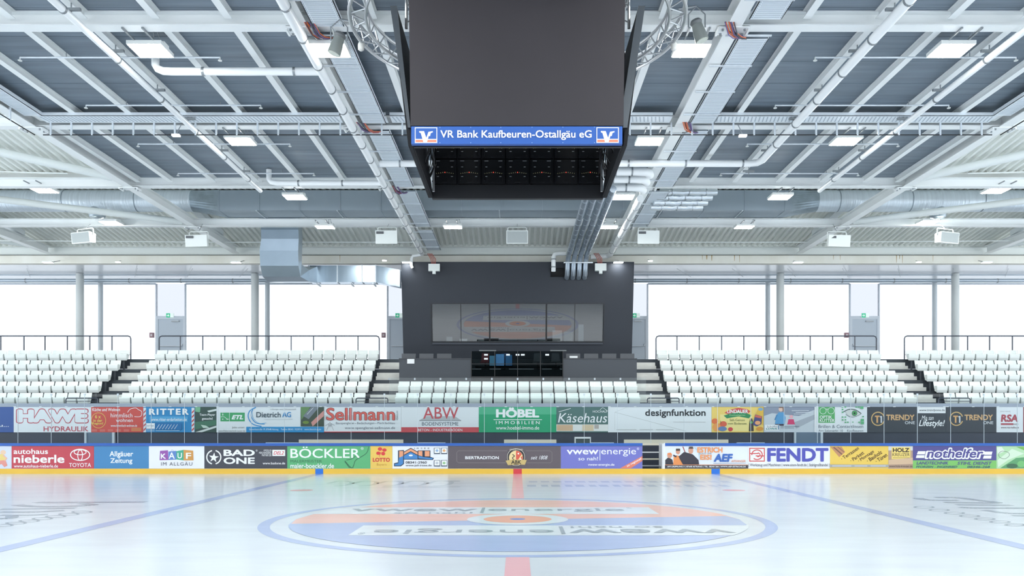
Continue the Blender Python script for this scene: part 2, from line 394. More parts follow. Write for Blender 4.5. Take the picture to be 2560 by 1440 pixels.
while y < 28.5:
    y2 = min(y+.62, 28.55); cl.box(-12.9, 12.9, y+.003, y2-.003, 9.945+(.003 if k % 2 else 0), 10.02); y = y2; k += 1
cl.box(-12.9, 12.9, -3, 28.55, 10.0, 10.06)
struct(cl.build('ceiling', CEILM), 'dark blue grey ribbed ceiling')
CROSS = [5.75, 11.42, 17.09, 22.76, 28.43, 34.0]
cn = ['behind the viewer', 'above the viewer', 'nearest', 'second', 'third', 'fourth']
for i, d in enumerate(CROSS):
    x = 32 if i >= 2 else 13
    tag(MB().ibeam('x', -x, x, d, 9.65, 9.94, .29).build('cross_beam', WHITE), 'long white steel cross beam under the roof, %s one counted from the viewer' % cn[i] if i > 1 else 'white steel cross beam %s' % cn[i], 'beam', 'steel cross beams')
tag(MB().ibeam('x', -32, 32, 39.3, 9.545, 9.93, .28).build('cross_beam', mat('wall_beam_grey', (226,231,228), .5)), 'pale grey steel beam lying on the concrete edge beam', 'beam', 'steel cross beams')
for x in (-21.5, -12.9, -4.3, 4.3, 12.9, 21.5):
    pos = {-21.5: 'far left edge', -12.9: 'left edge of the dark ceiling', -4.3: 'left of the video cube', 4.3: 'right of the video cube', 12.9: 'right edge of the dark ceiling', 21.5: 'far right edge'}[x]
    t = thing('main_beam', (x, 20, 9.62), 'white lengthwise roof beam at the '+pos if 'edge' in pos else 'white lengthwise roof beam '+pos, 'beam', 'lengthwise roof beams')
    MB().ibeam('y', 0, 39.1, x, 9.62, 9.95, .29).build('girder', WHITE, t)
    for d in CROSS[2:]:
        g = MB().box(x-.3, x+.3, d-.17, d+.17, 9.595, 9.62)
        for s in (-1, 1): g.box(x+s*.3-.02, x+s*.3+.02, d-.15, d+.15, 9.56, 9.62)
        pl = g.build('joint_plate', WHITE, t)
        b = MB()
        for s in (-1, 1):
            for q in (-.1, .1): b.tube([(x+s*.22, d+q, 9.6), (x+s*.22, d+q, 9.555)], .025, 6)
        b.build('bolt', STEEL, pl)
for x in (-21.5, -12.9, 12.9, 21.5):
    side = {-21.5: 'far left', -12.9: 'left', 12.9: 'right', 21.5: 'far right'}[x]
    tag(MB().hexa([(x-.16,37.0,9.96),(x+.16,37.0,9.96),(x+.16,33.4,10.39),(x-.16,33.4,10.39),(x-.16,37.0,10.18),(x+.16,37.0,10.18),(x+.16,33.4,10.60),(x-.16,33.4,10.60)]).build('rafter', mat('rafter_grey', (228,234,236), .5)),
        'sloping pale rafter under the corrugated roof, '+side, 'rafter', 'sloping rafters')
BR = mat('tube_grey', (230,236,235), .45)
for s, nm in ((-1, 'left'), (1, 'right')):
    tag(MB().tube([(s*13.4,28.2,9.93), (s*21.3,23.0,10.72)], .13, 14).build('brace_tube', BR, smooth=True), 'thick pale diagonal brace tube at the upper %s' % nm, 'brace', 'diagonal brace tubes')
    tag(MB().tube([(s*13.3,33.8,9.8), (s*21.2,28.9,9.83)], .12, 14).build('brace_tube', BR, smooth=True), 'pale diagonal brace tube below the round duct at the %s' % nm, 'brace', 'diagonal brace tubes')
    tag(MB().tube([(s*21.7,38.2,9.75), (s*25.5,34.4,9.85)], .08, 12).build('brace_tube', BR, smooth=True), 'thin pale brace tube at the far %s corner of the roof' % nm, 'brace', 'diagonal brace tubes')
    tag(MB().tube([(s*4,37.2,9.72), (s*13,37.2,9.72), (s*30,36.6,9.72)], .02, 6).build('tie_rod', BR), 'thin pale tie rod in front of the corrugated roof, %s side' % nm, 'rod', 'tie rods')
    tag(MB().tube([(s*14.6,27.7,9.9), (s*30,26.5,9.95)], .02, 6).build('tie_rod', BR), 'thin pale tie rod behind the big brace tube, %s side' % nm, 'rod', 'tie rods')
pur = {}
BAYN = {0: 'over the viewer', 1: 'in front of the nearest cross beam', 2: 'between nearest and second cross beams', 3: 'between second and third cross beams'}
for bi in range(4):
    a = CROSS[bi]+.03+.12; b = CROSS[bi+1]-.15
    for k in list(range(-8, 9))+[-8.755, 8.755]:
        if abs(k) == 3: continue
        me = pur.get(0)
        if me is None:
            ob = MB().ibeam('y', -(b-a)/2, (b-a)/2, 0, 0, .17, .155, .014).build('purlin', WHITE); pur[0] = ob
            o = ob
        else:
            o = pur[0].copy(); COL.objects.link(o)
        o.location = (k*1.434, (a+b)/2, 9.772)
        sd = 'left' if k < 0 else 'right'
        pl = 'white purlin on the centre line' if k == 0 else 'white purlin beside the %s edge beam' % sd if abs(k) > 8.5 else 'white purlin, %s to the %s of centre' % (ORD[int(abs(k))-1 if abs(k) < 3 else int(abs(k))-2], sd)
        tag(o, '%s, %s' % (pl, BAYN[bi]), 'purlin', 'roof purlins')
# ================================================================ SEATS
def make_seat():
    t = thing('stadium_seat', (0,0,0), 'seat', 'seat', 'white stand seats')
    w = .228
    # backrest: curved shell leaning back
    m = MB(); n = 6; vs = []
    prof = [(.03,.60),(.055,.66),(.075,.74),(.11,.84),(.125,.90)]
    for (y, z) in prof:
        for i in range(n+1):
            u = -1+2*i/n; vs.append((u*w*(1 if z < .88 else .96), y-.035*(u*u)+.0, z+(.0)))
    L = len(vs); vs += [(x, y+.025, z) for x, y, z in vs]
    fs = []; r = len(prof)
    for j in range(r-1):
        for i in range(n):
            a = j*(n+1)+i; fs.append((a, a+1, a+n+2, a+n+1)); fs.append((L+a, L+a+n+1, L+a+n+2, L+a+1))
    top = (r-1)*(n+1)
    for i in range(n): fs.append((top+i, top+i+1, L+top+i+1, L+top+i)); fs.append((i+1, i, L+i, L+i+1))
    for j in range(r-1):
        a = j*(n+1); fs.append((a, a+n+1, L+a+n+1, L+a)); a += n; fs.append((a+n+1, a, L+a, L+a+n+1))
    m.add(vs, fs); m.build('backrest', SEATM, t)
    # seat pan: deep pan with turned-down front lip and cheeks
    q = MB(); prof = [(.02,.685),(-.06,.70),(-.15,.708),(-.20,.70),(-.218,.665),(-.205,.53),(-.17,.435)]; vs = []
    for (y, z) in prof:
        for i in range(n+1):
            u = -1+2*i/n; vs.append((u*(w-.002 if z > .6 else w-.016), y, z-(.008*(1-u*u) if z > .68 else 0)))
    L = len(vs); vs += [(x, y+(.02 if z < .68 else 0), z-.02) for x, y, z in vs]; fs = []; r = len(prof)
    for j in range(r-1):
        for i in range(n):
            a = j*(n+1)+i; fs.append((a, a+n+1, a+n+2, a+1)); fs.append((L+a, L+a+1, L+a+n+2, L+a+n+1))
    for i in range(n): a = (r-1)*(n+1)+i; fs.append((a, L+a, L+a+1, a+1))
    q.add(vs, fs)
    for s in (-1, 1):
        q.add([(s*(w-.002), .03, .69), (s*(w-.002), -.2, .70), (s*(w-.014), -.17, .44), (s*(w-.01), .0, .5), (s*(w-.016), .03, .69), (s*(w-.016), -.2, .70), (s*(w-.026), -.17, .44), (s*(w-.024), .0, .5)],
              [(0,1,2,3),(7,6,5,4),(0,4,5,1),(1,5,6,2),(2,6,7,3),(3,7,4,0)])
    q.build('seat_pan', SEATM, t)
    b = MB().box(-.05, .05, -.12, .05, .42, .50).box(-.03, .03, 0, .06, 0.002, .45).box(-.09, .09, -.05, .11, 0.002, .03)
    b.build('bracket', mat('bracket', (70,76,84), .5), t)
    return t
proto = make_seat()
blocks = [('left edge block', -17.39-6, 12, 5), ('wide block left of centre', -16.2, 20, 5), ('centre block', -5.0, 20, 2), ('wide block right of centre', 6.22, 20, 5), ('right edge block', 17.4, 11, 5)]
rown = ['front', 'second', 'third', 'fourth', 'top']
spots = []
for bn, x0, n, rows in blocks:
    for r in range(rows):
        for i in range(n):
            x = x0+.25+.5*i; d = NOSE[r]+.55
            if abs(x)*F/d > (CX+12 if x < 0 else 2560-CX+12): continue
            vis = i
            nm = 'back' if (rows == 2 and r == 1) else rown[r]
            if bn == 'left edge block': k = n-1-i; lab = 'white seat, %s from the aisle in the %s row of the %s' % (ORD[k], nm, bn)
            elif bn == 'right edge block': lab = 'white seat, %s from the aisle in the %s row of the %s' % (ORD[i], nm, bn)
            elif bn == 'centre block': lab = 'white seat, %s from left in the %s row below the control room' % (ORD[i], nm)
            else: lab = 'white seat, %s from left in the %s row of the %s' % (ORD[i], nm, bn)
            spots.append((x*x+d*d, x, d, LEV[r], lab))
spots.sort()
for i, (_, x, d, z, lab) in enumerate(spots[:300]):
    if i == 0: proto.location = (x, d, z); proto['label'] = lab
    else: dup(proto, (x, d, z), lab)
rest = MB()
for ch in proto.children:
    me = ch.data; 
    for (_, x, d, z, lab) in spots[300:]:
        rest.cur = 1 if ch.name.startswith('bracket') else 0
        rest.add([(v.co.x+x, v.co.y+d, v.co.z+z) for v in me.vertices], [tuple(p.vertices) for p in me.polygons])
tag(rest.build('stadium_seats', [SEATM, mat('bracket', (70,76,84), .5)]), 'remaining white seats at the outer ends of the upper rows', 'seats', kind='stuff')

# ================================================================ RAILINGS
def railing(px0, px1, posts, end0, end1, label):
    d = 38.75; z1 = Z(840, d); x0, x1 = X(px0, d), X(px1, d); t = thing('railing', ((x0+x1)/2, d, 4.73), label, 'railing', 'railings behind the top row')
    pts = []
    r = .12
    if end0: pts += [(x0, d, 4.73), (x0, d, z1-r), (x0+.035, d, z1-.035), (x0+r, d, z1)]
    else: pts += [(x0, d, z1)]
    if end1: pts += [(x1-r, d, z1), (x1-.035, d, z1-.035), (x1, d, z1-r), (x1, d, 4.73)]
    else: pts += [(x1, d, z1)]
    MB().tube(pts, .027, 8).build('top_rail', ANTH2, t, smooth=True)
    for p in posts:
        x = X(p, d); MB().box(x-.02, x+.02, d-.02, d+.02, 4.73, z1-.02).build('post', ANTH2, t)
    m = MB().tube([(x0+.03, d, 4.95), (x1-.03, d, 4.95)], .012, 6).build('lower_rail', ANTH2, t)
railing(-120, 327, [-53, 2, 60, 112.5, 168.5, 224.5, 280], False, True, 'dark handrail above the left edge seat block')
railing(398, 948, [451, 507, 562, 617, 672.5, 728, 784, 839.5, 895], True, True, 'dark handrail above the wide block left of centre')
railing(1640, 2191, [1692.5, 1748, 1804, 1859.5, 1915, 1970, 2025.5, 2081.5, 2137], True, True, 'dark handrail above the wide block right of centre')
railing(2261, 2700, [2307.5, 2363, 2419, 2474, 2531, 2587, 2643], True, False, 'dark handrail above the right edge seat block')
for px0, px1, nm in ((173, 252, 'far left aisle'), (893, 972, 'aisle left of centre'), (1616, 1695, 'aisle right of centre'), (2338, 2417, 'far right aisle')):
    d = 33.9; a, b = X(px0, d), X(px1, d); z1 = 2.81
    t = thing('low_barrier', ((a+b)/2, d, 2.6), 'low dark two-bar barrier at the foot of the '+nm, 'barrier', 'low barriers at the aisles')
    d = 33.65
    MB().tube([(a, d, 2.6), (a, d, z1-.06), (a+.02, d, z1-.02), (a+.06, d, z1), (b-.06, d, z1), (b-.02, d, z1-.02), (b, d, z1-.06), (b, d, 2.6)], .022, 8).build('frame', ANTH2, t, smooth=True)
    MB().tube([(a, d, 2.69), (b, d, 2.69)], .014, 6).build('middle_bar', ANTH2, t)
# centre protective glass above the ledge
d = 33.55
for k in range(10):
    a = -5.05+1.01*k; nm = ORD[k]
    t = thing('glass_screen', (a+.505, d, 2.6), 'clear spectator glass pane, %s from left in front of the centre seats' % nm, 'glass pane', 'glass panes before the centre seats')
    MB().box(a+.008, a+1.002, d-.006, d+.006, 2.6, 3.6).build('pane', CLEAR, t)
    MB().box(a-.03, a+.03, d-.02, d+.02, 3.52, 3.6).build('clip', mat('clip_grey', (176,186,194), .4), t)
# ================================================================ CONTROL ROOM
TL = .195; ZB, YB = 4.73, 39.38
def tp(x, z, off=0):   # point on the forward-leaning facade, off = distance out of it towards the rink
    return (x, YB-(z-ZB)*TL-off*.981, z-off*.19)
cr = MB(); XB = 5.21; ZT = 9.12
def fq(m, x0, x1, z0, z1, o0=0, o1=-.12):
    m.hexa([tp(x0,z0,o0), tp(x1,z0,o0), tp(x1,z0,o1), tp(x0,z0,o1), tp(x0,z1,o0), tp(x1,z1,o0), tp(x1,z1,o1), tp(x0,z1,o1)])
wx, wz0, wz1 = 3.91, 5.60, 7.27
hx0, hx1, hz0 = X(1376, 38.6), X(1470, 38.6), Z(692, 38.6)
fq(cr, -XB, XB, ZB, wz0); fq(cr, -XB, -wx, wz0, wz1); fq(cr, wx, XB, wz0, wz1); fq(cr, -XB, XB, wz1, hz0); fq(cr, -XB, hx0, hz0, ZT); fq(cr, hx1, XB, hz0, ZT)
fq(cr, hx0, hx1, hz0+.4, ZT)
struct(cr.build('wall_control_room_front', ANTH), 'black forward leaning front of the control room')
for s in (-1, 1):
    cr = MB().hexa([(s*XB-.05,YB,ZB),(s*XB+.05,YB,ZB),(s*XB+.05,42.5,ZB),(s*XB-.05,42.5,ZB),(s*XB-.05,38.53,ZT),(s*XB+.05,38.53,ZT),(s*XB+.05,42.5,ZT),(s*XB-.05,42.5,ZT)]); struct(cr.build('wall_control_room_side', ANTH))
struct(MB().box(-XB, XB, 38.7, 42.4, ZT-.06, ZT).build('roof_control_room', ANTH)); rc = MB(); fq(rc, hx0, hx1, hz0-.05, hz0+.5, -.5, -.55); fq(rc, hx0, hx1, hz0-.05, hz0, -.12, -.5); fq(rc, hx0-.05, hx0, hz0-.05, hz0+.5, -.12, -.5); fq(rc, hx1, hx1+.05, hz0-.05, hz0+.5, -.12, -.5); struct(rc.build('wall_recess_blackout', BLACK)); struct(MB().box(-XB, XB, 42.4, 42.5, ZB, ZT).build('wall_control_room_back', ANTH)); struct(MB().box(-XB, XB, 39.45, 42.4, 5.2, 5.28).build('floor_control_room', ANTH)); struct(MB().box(-XB, XB, 38.95, 42.4, 7.7, 7.78).build('ceiling_control_room', ANTH))  # black recess box added behind the duct hole to shut out daylight

t = thing('control_room_window', (0, 39.2, wz0), 'long dark window of the control room mirroring the centre ice logo', 'window')
GL = glass('mirror_glass', (.24,.28,.3), .16)
cuts = [-wx, X(1152,39), X(1224,39), X(1366,39), X(1437,39), wx]
m = MB()
for a, b in zip(cuts[:-1], cuts[1:]):
    MB().add([tp(a+.01,wz0,-.05), tp(b-.01,wz0,-.05), tp(b-.01,wz1,-.05), tp(a+.01,wz1,-.05)], [(0,1,2,3)]).build('pane', GL, t)
for i, c in enumerate(cuts[1:-1]):
    w = .035 if i in (1, 2) else .012; mm = MB(); fq(mm, c-w, c+w, wz0, wz1, -.02, -.1); mm.build('mullion', BLACK, t)
fr = MB(); fq(fr, -wx-.06, wx+.06, wz0-.06, wz0, .02, -.1); fq(fr, -wx-.06, wx+.06, wz1, wz1+.05, .02, -.1); fq(fr, -wx-.06, -wx, wz0, wz1, .02, -.1); fq(fr, wx, wx+.06, wz0, wz1, .02, -.1)
fr.build('window_frame', mat('black_frame', (34,38,44), .4), t)
sh = MB(); fq(sh, -wx, wx, wz0-.13, wz0-.06, .08, 0); sh.build('sill', mat('sill', (66,72,82), .4), t)
ob = MB().box(-4.6, 4.6, 39.9, 40.6, 5.45, 5.52); 
for x in (-4.3, -1.5, 1.5, 4.3): ob.box(x-.03, x+.03, 40.0, 40.5, 5.28, 5.45)
tag(ob.build('long_desk', mat('desk_grey', (90,96,100), .6)), 'long desk behind the control room window', 'desk')
for nm, px0, px1, py0, py1, c in (('notice_sheet', 1381, 1405, 826, 850, (214,214,210)), ('paper_box', 1410, 1432, 829, 842, (170,176,178)), ('paper_sheet', 1446, 1459, 811, 828, (186,196,204)), ('paper_sheet', 1149, 1168, 847, 849.5, (240,244,244)), ('paper_sheet', 1116, 1131, 842, 845, (190,198,200))):
    d = 40.0
    x0, x1, z0, z1 = X(px0,d), X(px1,d), max(Z(py1,d), 5.525), Z(py0,d)
    tag(MB().box(x0, x1, d, d+.06, 5.525, z1).build(nm, mat('bright_%d' % px0, c, emit=.12)), {1381: 'white notice sheet standing behind the right part of the window', 1410: 'pale paper box right of the notice sheet', 1446: 'tall pale paper sheet near the right window pane', 1149: 'low bright paper on the desk at the left pane joint', 1116: 'small pale paper on the desk in the leftmost pane'}[px0], 'paper')  # papers given a faint glow of their own to show behind the glass
for k, px in enumerate((1227, 1235, 1258, 1267, 1300, 1356)):
    x = X(px, 40.0); tag(MB().tube([(x, 40.02, 5.525), (x, 40.02, 5.62), (x, 40.02, 5.68)], [.035, .035, .012], 8).build('bottle', mat('bottle_pale', (214,220,220), .3)), 'small pale bottle on the control room desk, %s from left' % ORD[k], 'bottle', 'bottles behind the window')
# counters and booth
for a, b, nm in ((X(998,36.6), X(1178,36.6), 'left'), (X(1408,36.6), X(1592,36.6), 'right')):
    t = thing('commentary_counter', ((a+b)/2, 36.6, 3.19), 'dark commentary counter %s of the glass booth' % nm, 'counter', 'commentary counters')
    MB().box(a, b, 36.6, 36.66, 3.19, 4.58).build('front_panel', mat('counter_dark', (56,62,70), .5), t)
    MB().box(a-.01, b+.01, 36.58, 37.0, 4.58, 4.615).build('counter_top', mat('counter_top', (44,48,56), .4), t)
    MB().box(a, a+.04, 36.66, 36.84, 3.19, 4.58).box(b-.04, b, 36.66, 36.84, 3.19, 4.58).build('side_panel', mat('counter_dark', (56,62,70), .5), t)
for k, (p0, p1) in enumerate(((1005,1040),(1049,1084),(1093,1129),(1415,1450),(1460,1495),(1505,1540),(1550,1585))):
    d = 37.0; a, b = X(p0,d), X(p1,d); side, q = ('left', k) if k < 3 else ('right', k-3)
    t = thing('monitor', ((a+b)/2, 36.9, 4.615), 'dark screen back on the %s counter, %s from left' % (side, ORD[q]), 'monitor', 'dark screens on the counters')
    MB().box(a, b, 36.9, 36.94, 4.63, 4.84).build('screen_back', mat('monitor_grey', (70,74,80), .45), t)
    MB().box((a+b)/2-.08, (a+b)/2+.08, 36.86, 36.98, 4.615, 4.63).build('stand', BLACK, t)
d = 36.59
tag(MB().box(X(1018,d), X(1036,d), d-.012, d, Z(909,d), Z(897.5,d)).build('paper_notice', mat('paper', (222,226,228))), 'white paper notice taped to the left counter', 'paper')
tag(MB().box(X(1424,36.9), X(1444,36.9), 36.888, 36.9, 4.65, 4.74).build('paper_notice', mat('paper', (222,226,228))), 'white label on the first screen of the right counter', 'paper')
t = thing('glass_booth', (0, 36.6, 3.19), 'dark glass booth between the commentary counters', 'booth')
DG = glass('booth_glass', (.45,.5,.51), -.03)
a, b = -1.98, 1.94
MB().box(a, b, 36.58, 36.6, 3.84, 4.92).build('front_glass', DG, t)
MB().box(a, b, 36.56, 36.62, 3.19, 3.84).box(a, b, 36.56, 36.62, 4.36, 4.385).build('front_frame', BLACK, t)
for x in (a, -.98, 0, .98, b): MB().box(x-.015, x+.015, 36.555, 36.62, 3.84, 4.92).build('mullion', BLACK, t)
for s in (a, b-.02): MB().box(s, s+.02, 36.62, 36.84, 3.84, 4.92).build('side_glass', DG, t)
for p0, p1 in ((1198,1240), (1376,1416)): MB().box(X(p0,36.6), X(p1,36.6), 36.58, 36.82, 4.92, 4.97).build('lid_plate', mat('lid', (96,102,104), .5), t)
tag(MB().box(-1.85, 1.85, 36.88, 37.4, 4.26, 4.3).box(-1.8, -1.74, 36.9, 37.3, 4.22, 4.26).box(1.74, 1.8, 36.9, 37.3, 4.22, 4.26).build('booth_desk', mat('booth_desk', (40,44,50), .5)), 'dark desk inside the glass booth', 'desk')
for k, (p0, p1, y0, y1, c) in enumerate(((1238,1262,884,903,(96,150,205)), (1262,1282,886,901,(60,105,150)), (1222,1240,888,899,(90,140,170)))):
    d = 37.0; x0, x1 = X(p0,d), X(p1,d)
    t = thing('laptop', ((x0+x1)/2, d, 4.3), ['blue lit screen in the middle of the glass booth', 'darker blue screen right of the brightest booth screen', 'small pale blue screen left in the glass booth'][k], 'screen', 'screens in the booth')
    MB().box(x0+.01, x1-.01, d-.16, d+.02, 4.3, 4.32).build('keyboard', BLACK, t)
    q = MB().box(x0+.01, x1-.01, d+.03, d+.05, 4.3, max(Z(y0,d), 4.5)).build('lid', BLACK, t)
    MB().box(x0+.03, x1-.03, d+.025, d+.03, 4.33, max(Z(y0,d), 4.5)-.02).build('display', mat('screen_%d' % k, c, emit=.5), t)
for k, (px, py) in enumerate(((1215,887),(1215,897),(1270,887),(1294,887),(1307,887),(1368,887))):
    d = 36.57; x, z = X(px,d), Z(py,d)
    tag(MB().box(x-.08, x+.08, d-.01, d+.009, z-.035, z+.035).build('booth_label', mat('paper', (222,226,228))), 'small white label on the booth glass, %s from left' % ORD[k], 'label', 'labels on the booth')
for k, (px, c) in enumerate(((1213,(120,60,70)), (1262,(90,110,160)), (1345,(70,76,84)), (1390,(70,76,84)))):
    d = 37.55; x = X(px,d)
    t = thing('office_chair', (x, d+.2, 4.22), ['dark red', 'blue grey', 'left of two grey', 'right of two grey'][k]+' chair inside the glass booth', 'chair', 'chairs in the booth')
    mt = mat('chair_%d' % k, c, .6)
    MB().box(x-.22, x+.22, d+.05, d+.4, 4.5, 4.56).build('seat', mt, t); MB().hexa([(x-.2,d+.4,4.54),(x+.2,d+.4,4.54),(x+.2,d+.45,4.54),(x-.2,d+.45,4.54),(x-.16,d+.46,4.95),(x+.16,d+.46,4.95),(x+.16,d+.5,4.95),(x-.16,d+.5,4.95)]).build('backrest', mt, t)
    MB().tube([(x, d+.22, 4.22), (x, d+.22, 4.5)], .03, 8).box(x-.18, x+.18, d+.2, d+.24, 4.22, 4.25).box(x-.02, x+.02, d+.04, d+.4, 4.22, 4.25).build('pedestal', BLACK, t)
# ================================================================ RINK BOARDS
BD = 30.5
gx0, gx1 = X(1606, BD), X(1659, BD)
YEL = mat('kick_yellow', (226,184,66), .4, noise=.08, nscale=(.6,1,1)); CAPB = mat('cap_blue', (32,88,172), .4)
def boards(a, b, label):
    t = thing('rink_boards', ((a+b)/2, BD, 0), label, 'boards', 'rink boards')
    MB().box(a, b, BD+.012, BD+.08, .18, 1.0).build('board_panel', mat('board_white', (214,218,224), .4), t)
    MB().box(a, b, BD-.03, BD+.11, 1.0, 1.095).build('top_cap', CAPB, t)
    k = MB().box(a, b, BD-.012, BD+.08, 0, .18).build('kick_plate', YEL, t)
    return t, k
t1, k1 = boards(-24, gx0, 'rink boards left of the open gate with blue cap and yellow kick plate')
t2, k2 = boards(gx1+.05, 24, 'rink boards right of the open gate with blue cap and yellow kick plate')
MB().box(-7.22, -6.94, BD-.016, BD-.01, .0, .18).build('blue_line_mark', mat('mark_blue', (36,112,206), .4), k1)
MB().box(-.15, .15, BD-.016, BD-.01, .0, .18).build('red_line_mark', mat('mark_red', (200,62,68), .4), k1)
MB().box(6.92, 7.22, BD-.016, BD-.01, .0, .18).build('blue_line_mark', mat('mark_blue', (36,112,206), .4), k2)
t = thing('rink_gate', ((gx0+gx1)/2, BD, 0), 'open gate in the boards right of the violet advert', 'gate')
MB().box(gx0, gx1+.05, BD-.012, BD+.08, 0, .18).build('threshold', YEL, t)
MB().box(gx1, gx1+.05, BD-.02, BD+.1, .18, 1.1).box(gx1-.05, gx1, BD+.0, BD+.08, .18, 1.06).build('gate_post', mat('post_white', (222,226,230), .4), t)
g = MB().box(gx1-.03, gx1, BD+.1, BD+.8, .25, 1.08).build('gate_leaf', mat('board_white', (214,218,224), .4), t)
# glass shields on the boards
GW = 83.4/F*BD
adn = ['', ]
def near_ad(x):
    for (p0, p1, nm) in LOWER:
        if X(p0, BD) <= x < X(p1, BD): return nm
    return 'outermost advert'
# ================================================================ ADVERTS ON THE BOARDS
w_, K_ = (236,240,244), (52,56,64)
lo = []
def L(x0, x1, c, els, lab): lo.append((x0, x1, c, els, lab))
L(-70, 29, (205,214,232), [('e',8,1131,7,6,(228,196,170)),('e',3,1146,12,11,(226,204,130)),('p',[(-6,1152),(14,1150),(19,1164),(11,1168),(4,1160),(-8,1166)],(222,150,140)),('l',[(8,1138),(17,1146),(12,1152)],4,(226,180,160)),('e',-30,1140,14,12,(170,190,225))], 'pale advert with a drawn child figure at the left picture edge')
L(29, 235, (190,76,88), [('t','autohaus',34,120,1122,1135,w_,{'b':.02}),('t','nieberle',34,161,1137,1157.5,w_,{'b':.03}),('t','www.autohaus-nieberle.de',35,145,1161,1169,w_,{'b':.01}),
  ('o',200.5,1137,24,14,2.4,w_),('o',200.5,1138,6,13,2,w_),('o',200.5,1130.5,15,6.5,2,w_),('t','TOYOTA',173,228,1157.5,1167.5,w_,{'b':.01})], 'red board advert with white car maker emblem')
L(235, 372, (74,134,184), [('t','Allgäuer',274,333,1128,1145,w_,{'b':.02}),('t','Zeitung',276,331,1145.5,1161,w_,{'b':.02})], 'blue newspaper advert in two white words')
L(372, 511, (228,232,238), [('p',[(400,1127),(420,1125.5),(421,1150),(399,1150.5)],(150,92,168)),('p',[(421,1129),(441,1127),(441,1149),(421,1150)],(96,134,196)),('p',[(441,1128),(459,1124.5),(459,1151),(441,1148.5)],(72,168,138)),('p',[(459,1124.5),(483,1126.5),(484,1151),(459,1151)],(206,152,84)),
  ('t','K',402,415,1134,1147,w_,{'b':.03}),('t','A',422,437,1131,1147,w_,{'b':.02}),('t','U',444,455,1132,1146,w_,{'b':.02}),('t','F',465,478,1132,1147,w_,{'b':.03}),('l',[(427,1128.5),(430,1124.5),(435,1126.5)],.8,(96,134,196)),('t','IM ALLGÄU',403,481,1153.5,1164,(96,98,110),{'sp':1.2})], 'white advert with four coloured letter bags')
L(511, 718, (72,75,84), [('o',534.5,1143,17.5,17,3,w_,(-75,75)),('o',534.5,1143,17.5,17,3,w_,(105,255)),('p',[(534.5+ (13 if i%2==0 else 5)*math.cos(math.radians(i*36-90+6)),1144+(13 if i%2==0 else 5)*math.sin(math.radians(i*36-90+6))) for i in range(10)],w_),
  ('t','BAD',559,637,1124,1140,w_,{'b':.035}),('t','ONE',559,637,1143.5,1160,w_,{'b':.035}),('t','®',639.5,644,1124,1129,w_),('t','OFFIZIELLER',659,679,1124,1128.5,w_),('t','MERCHANDISING-',648,679,1129.5,1134.5,w_),('t','PARTNER DER',655,679,1135.5,1140.5,w_),
  ('r',681,713,1124.5,1140,w_),('t','DEL2',684,710,1128,1136.5,(205,70,80),{'b':.02,'s':.3}),('t','www.badone.de',657,713,1155,1161,w_,{'b':.01})], 'dark grey advert with a white star in a broken ring')
L(718, 926, (96,176,122), [('t','BÖCKLER',726,900,1116.5,1145,w_,{'b':.012}),('t','®',902,909,1118,1124.5,w_),('t','MALERMEISTER',726,805,1149.5,1156.5,(62,110,84)),('t','maler-boeckler.de',726,835,1158.5,1170.5,w_,{'b':.015}),
  ('l',smooth_pts([(922,1117),(915,1134),(890,1150),(884,1164),(878,1169.5),(862,1152)]),1.3,(52,92,74)),('l',smooth_pts([(866,1150),(880,1147),(889,1140)]),1.3,(52,92,74)),('l',[(862,1154),(874,1170)],1.2,(52,92,74))], 'green painter advert with a brush outline')
L(926, 981, (230,196,100), [('e',950,1122.5,5.5,4.5,(214,70,72)),('e',961,1125,5.5,4.2,(214,70,72)),('e',946,1133,5.5,4.2,(214,70,72)),('e',958,1134,5,4.6,(214,70,72)),('l',[(953,1129),(948,1142)],1,(214,70,72)),('t','LOTTO',932,975,1144.5,1154.5,(205,64,70),{'b':.04}),('t','Bayern',942,966,1158,1166,(196,150,70))], 'small yellow advert with a red clover')
j_o, j_b, j_k = (228,160,122), (74,134,196), (46,60,80)
L(981, 1120, (230,235,242), [('p',[(995,1126),(1010,1125),(1010,1160),(1002,1166),(985,1166),(985,1158),(995,1156)],j_k),('p',[(1008,1130),(1027,1119.5),(1046,1130),(1046,1149),(1008,1149)],j_k),('p',[(1044,1126),(1076,1126),(1076,1142),(1085,1145),(1082,1150),(1044,1149)],j_k),
  ('p',[(998,1127.5),(1008,1127.5),(1008,1140),(998,1144)],j_o),('p',[(998,1144),(1008,1140),(1008,1159),(1001,1164),(987,1164),(987,1160),(996,1158)],j_b),('p',[(1010,1131),(1027,1121.5),(1044,1131),(1044,1137),(1027,1128),(1010,1137)],j_o),('p',[(1010,1139),(1027,1130),(1044,1139),(1044,1147.5),(1010,1147.5)],j_b),('e',1027,1138.5,5,2.2,w_),
  ('p',[(1046,1127.5),(1056,1127.5),(1056,1141),(1046,1138)],j_o),('p',[(1062,1127.5),(1074,1127.5),(1074,1141),(1062,1141)],j_o),('p',[(1046,1139),(1060,1143),(1083,1145),(1080,1148.5),(1046,1146)],j_b),
  ('t','IRSEE',1036,1074,1119,1122.5,K_,{'sp':1.6}),('t','08341-2960',1014,1067,1153,1159,K_,{'b':.015}),('t','www.jall-irsee.de',1014,1079,1161,1167,K_,{'b':.01})]+
  [q for (x, y, c) in ((1086,1120,(150,180,215)),(1104,1120,(224,170,120)),(1086,1151,(190,196,204)),(1104,1151,(150,190,140))) for q in (('r',x-1,x+14,y-.5,y+15,(70,84,100)),('r',x+.5,x+13,y+.5,y+12.5,w_),('e',x+6.5,y+6.5,3.8,3.2,c))], 'white advert with a blue and orange roof shaped logo')
bk = (140,134,136)
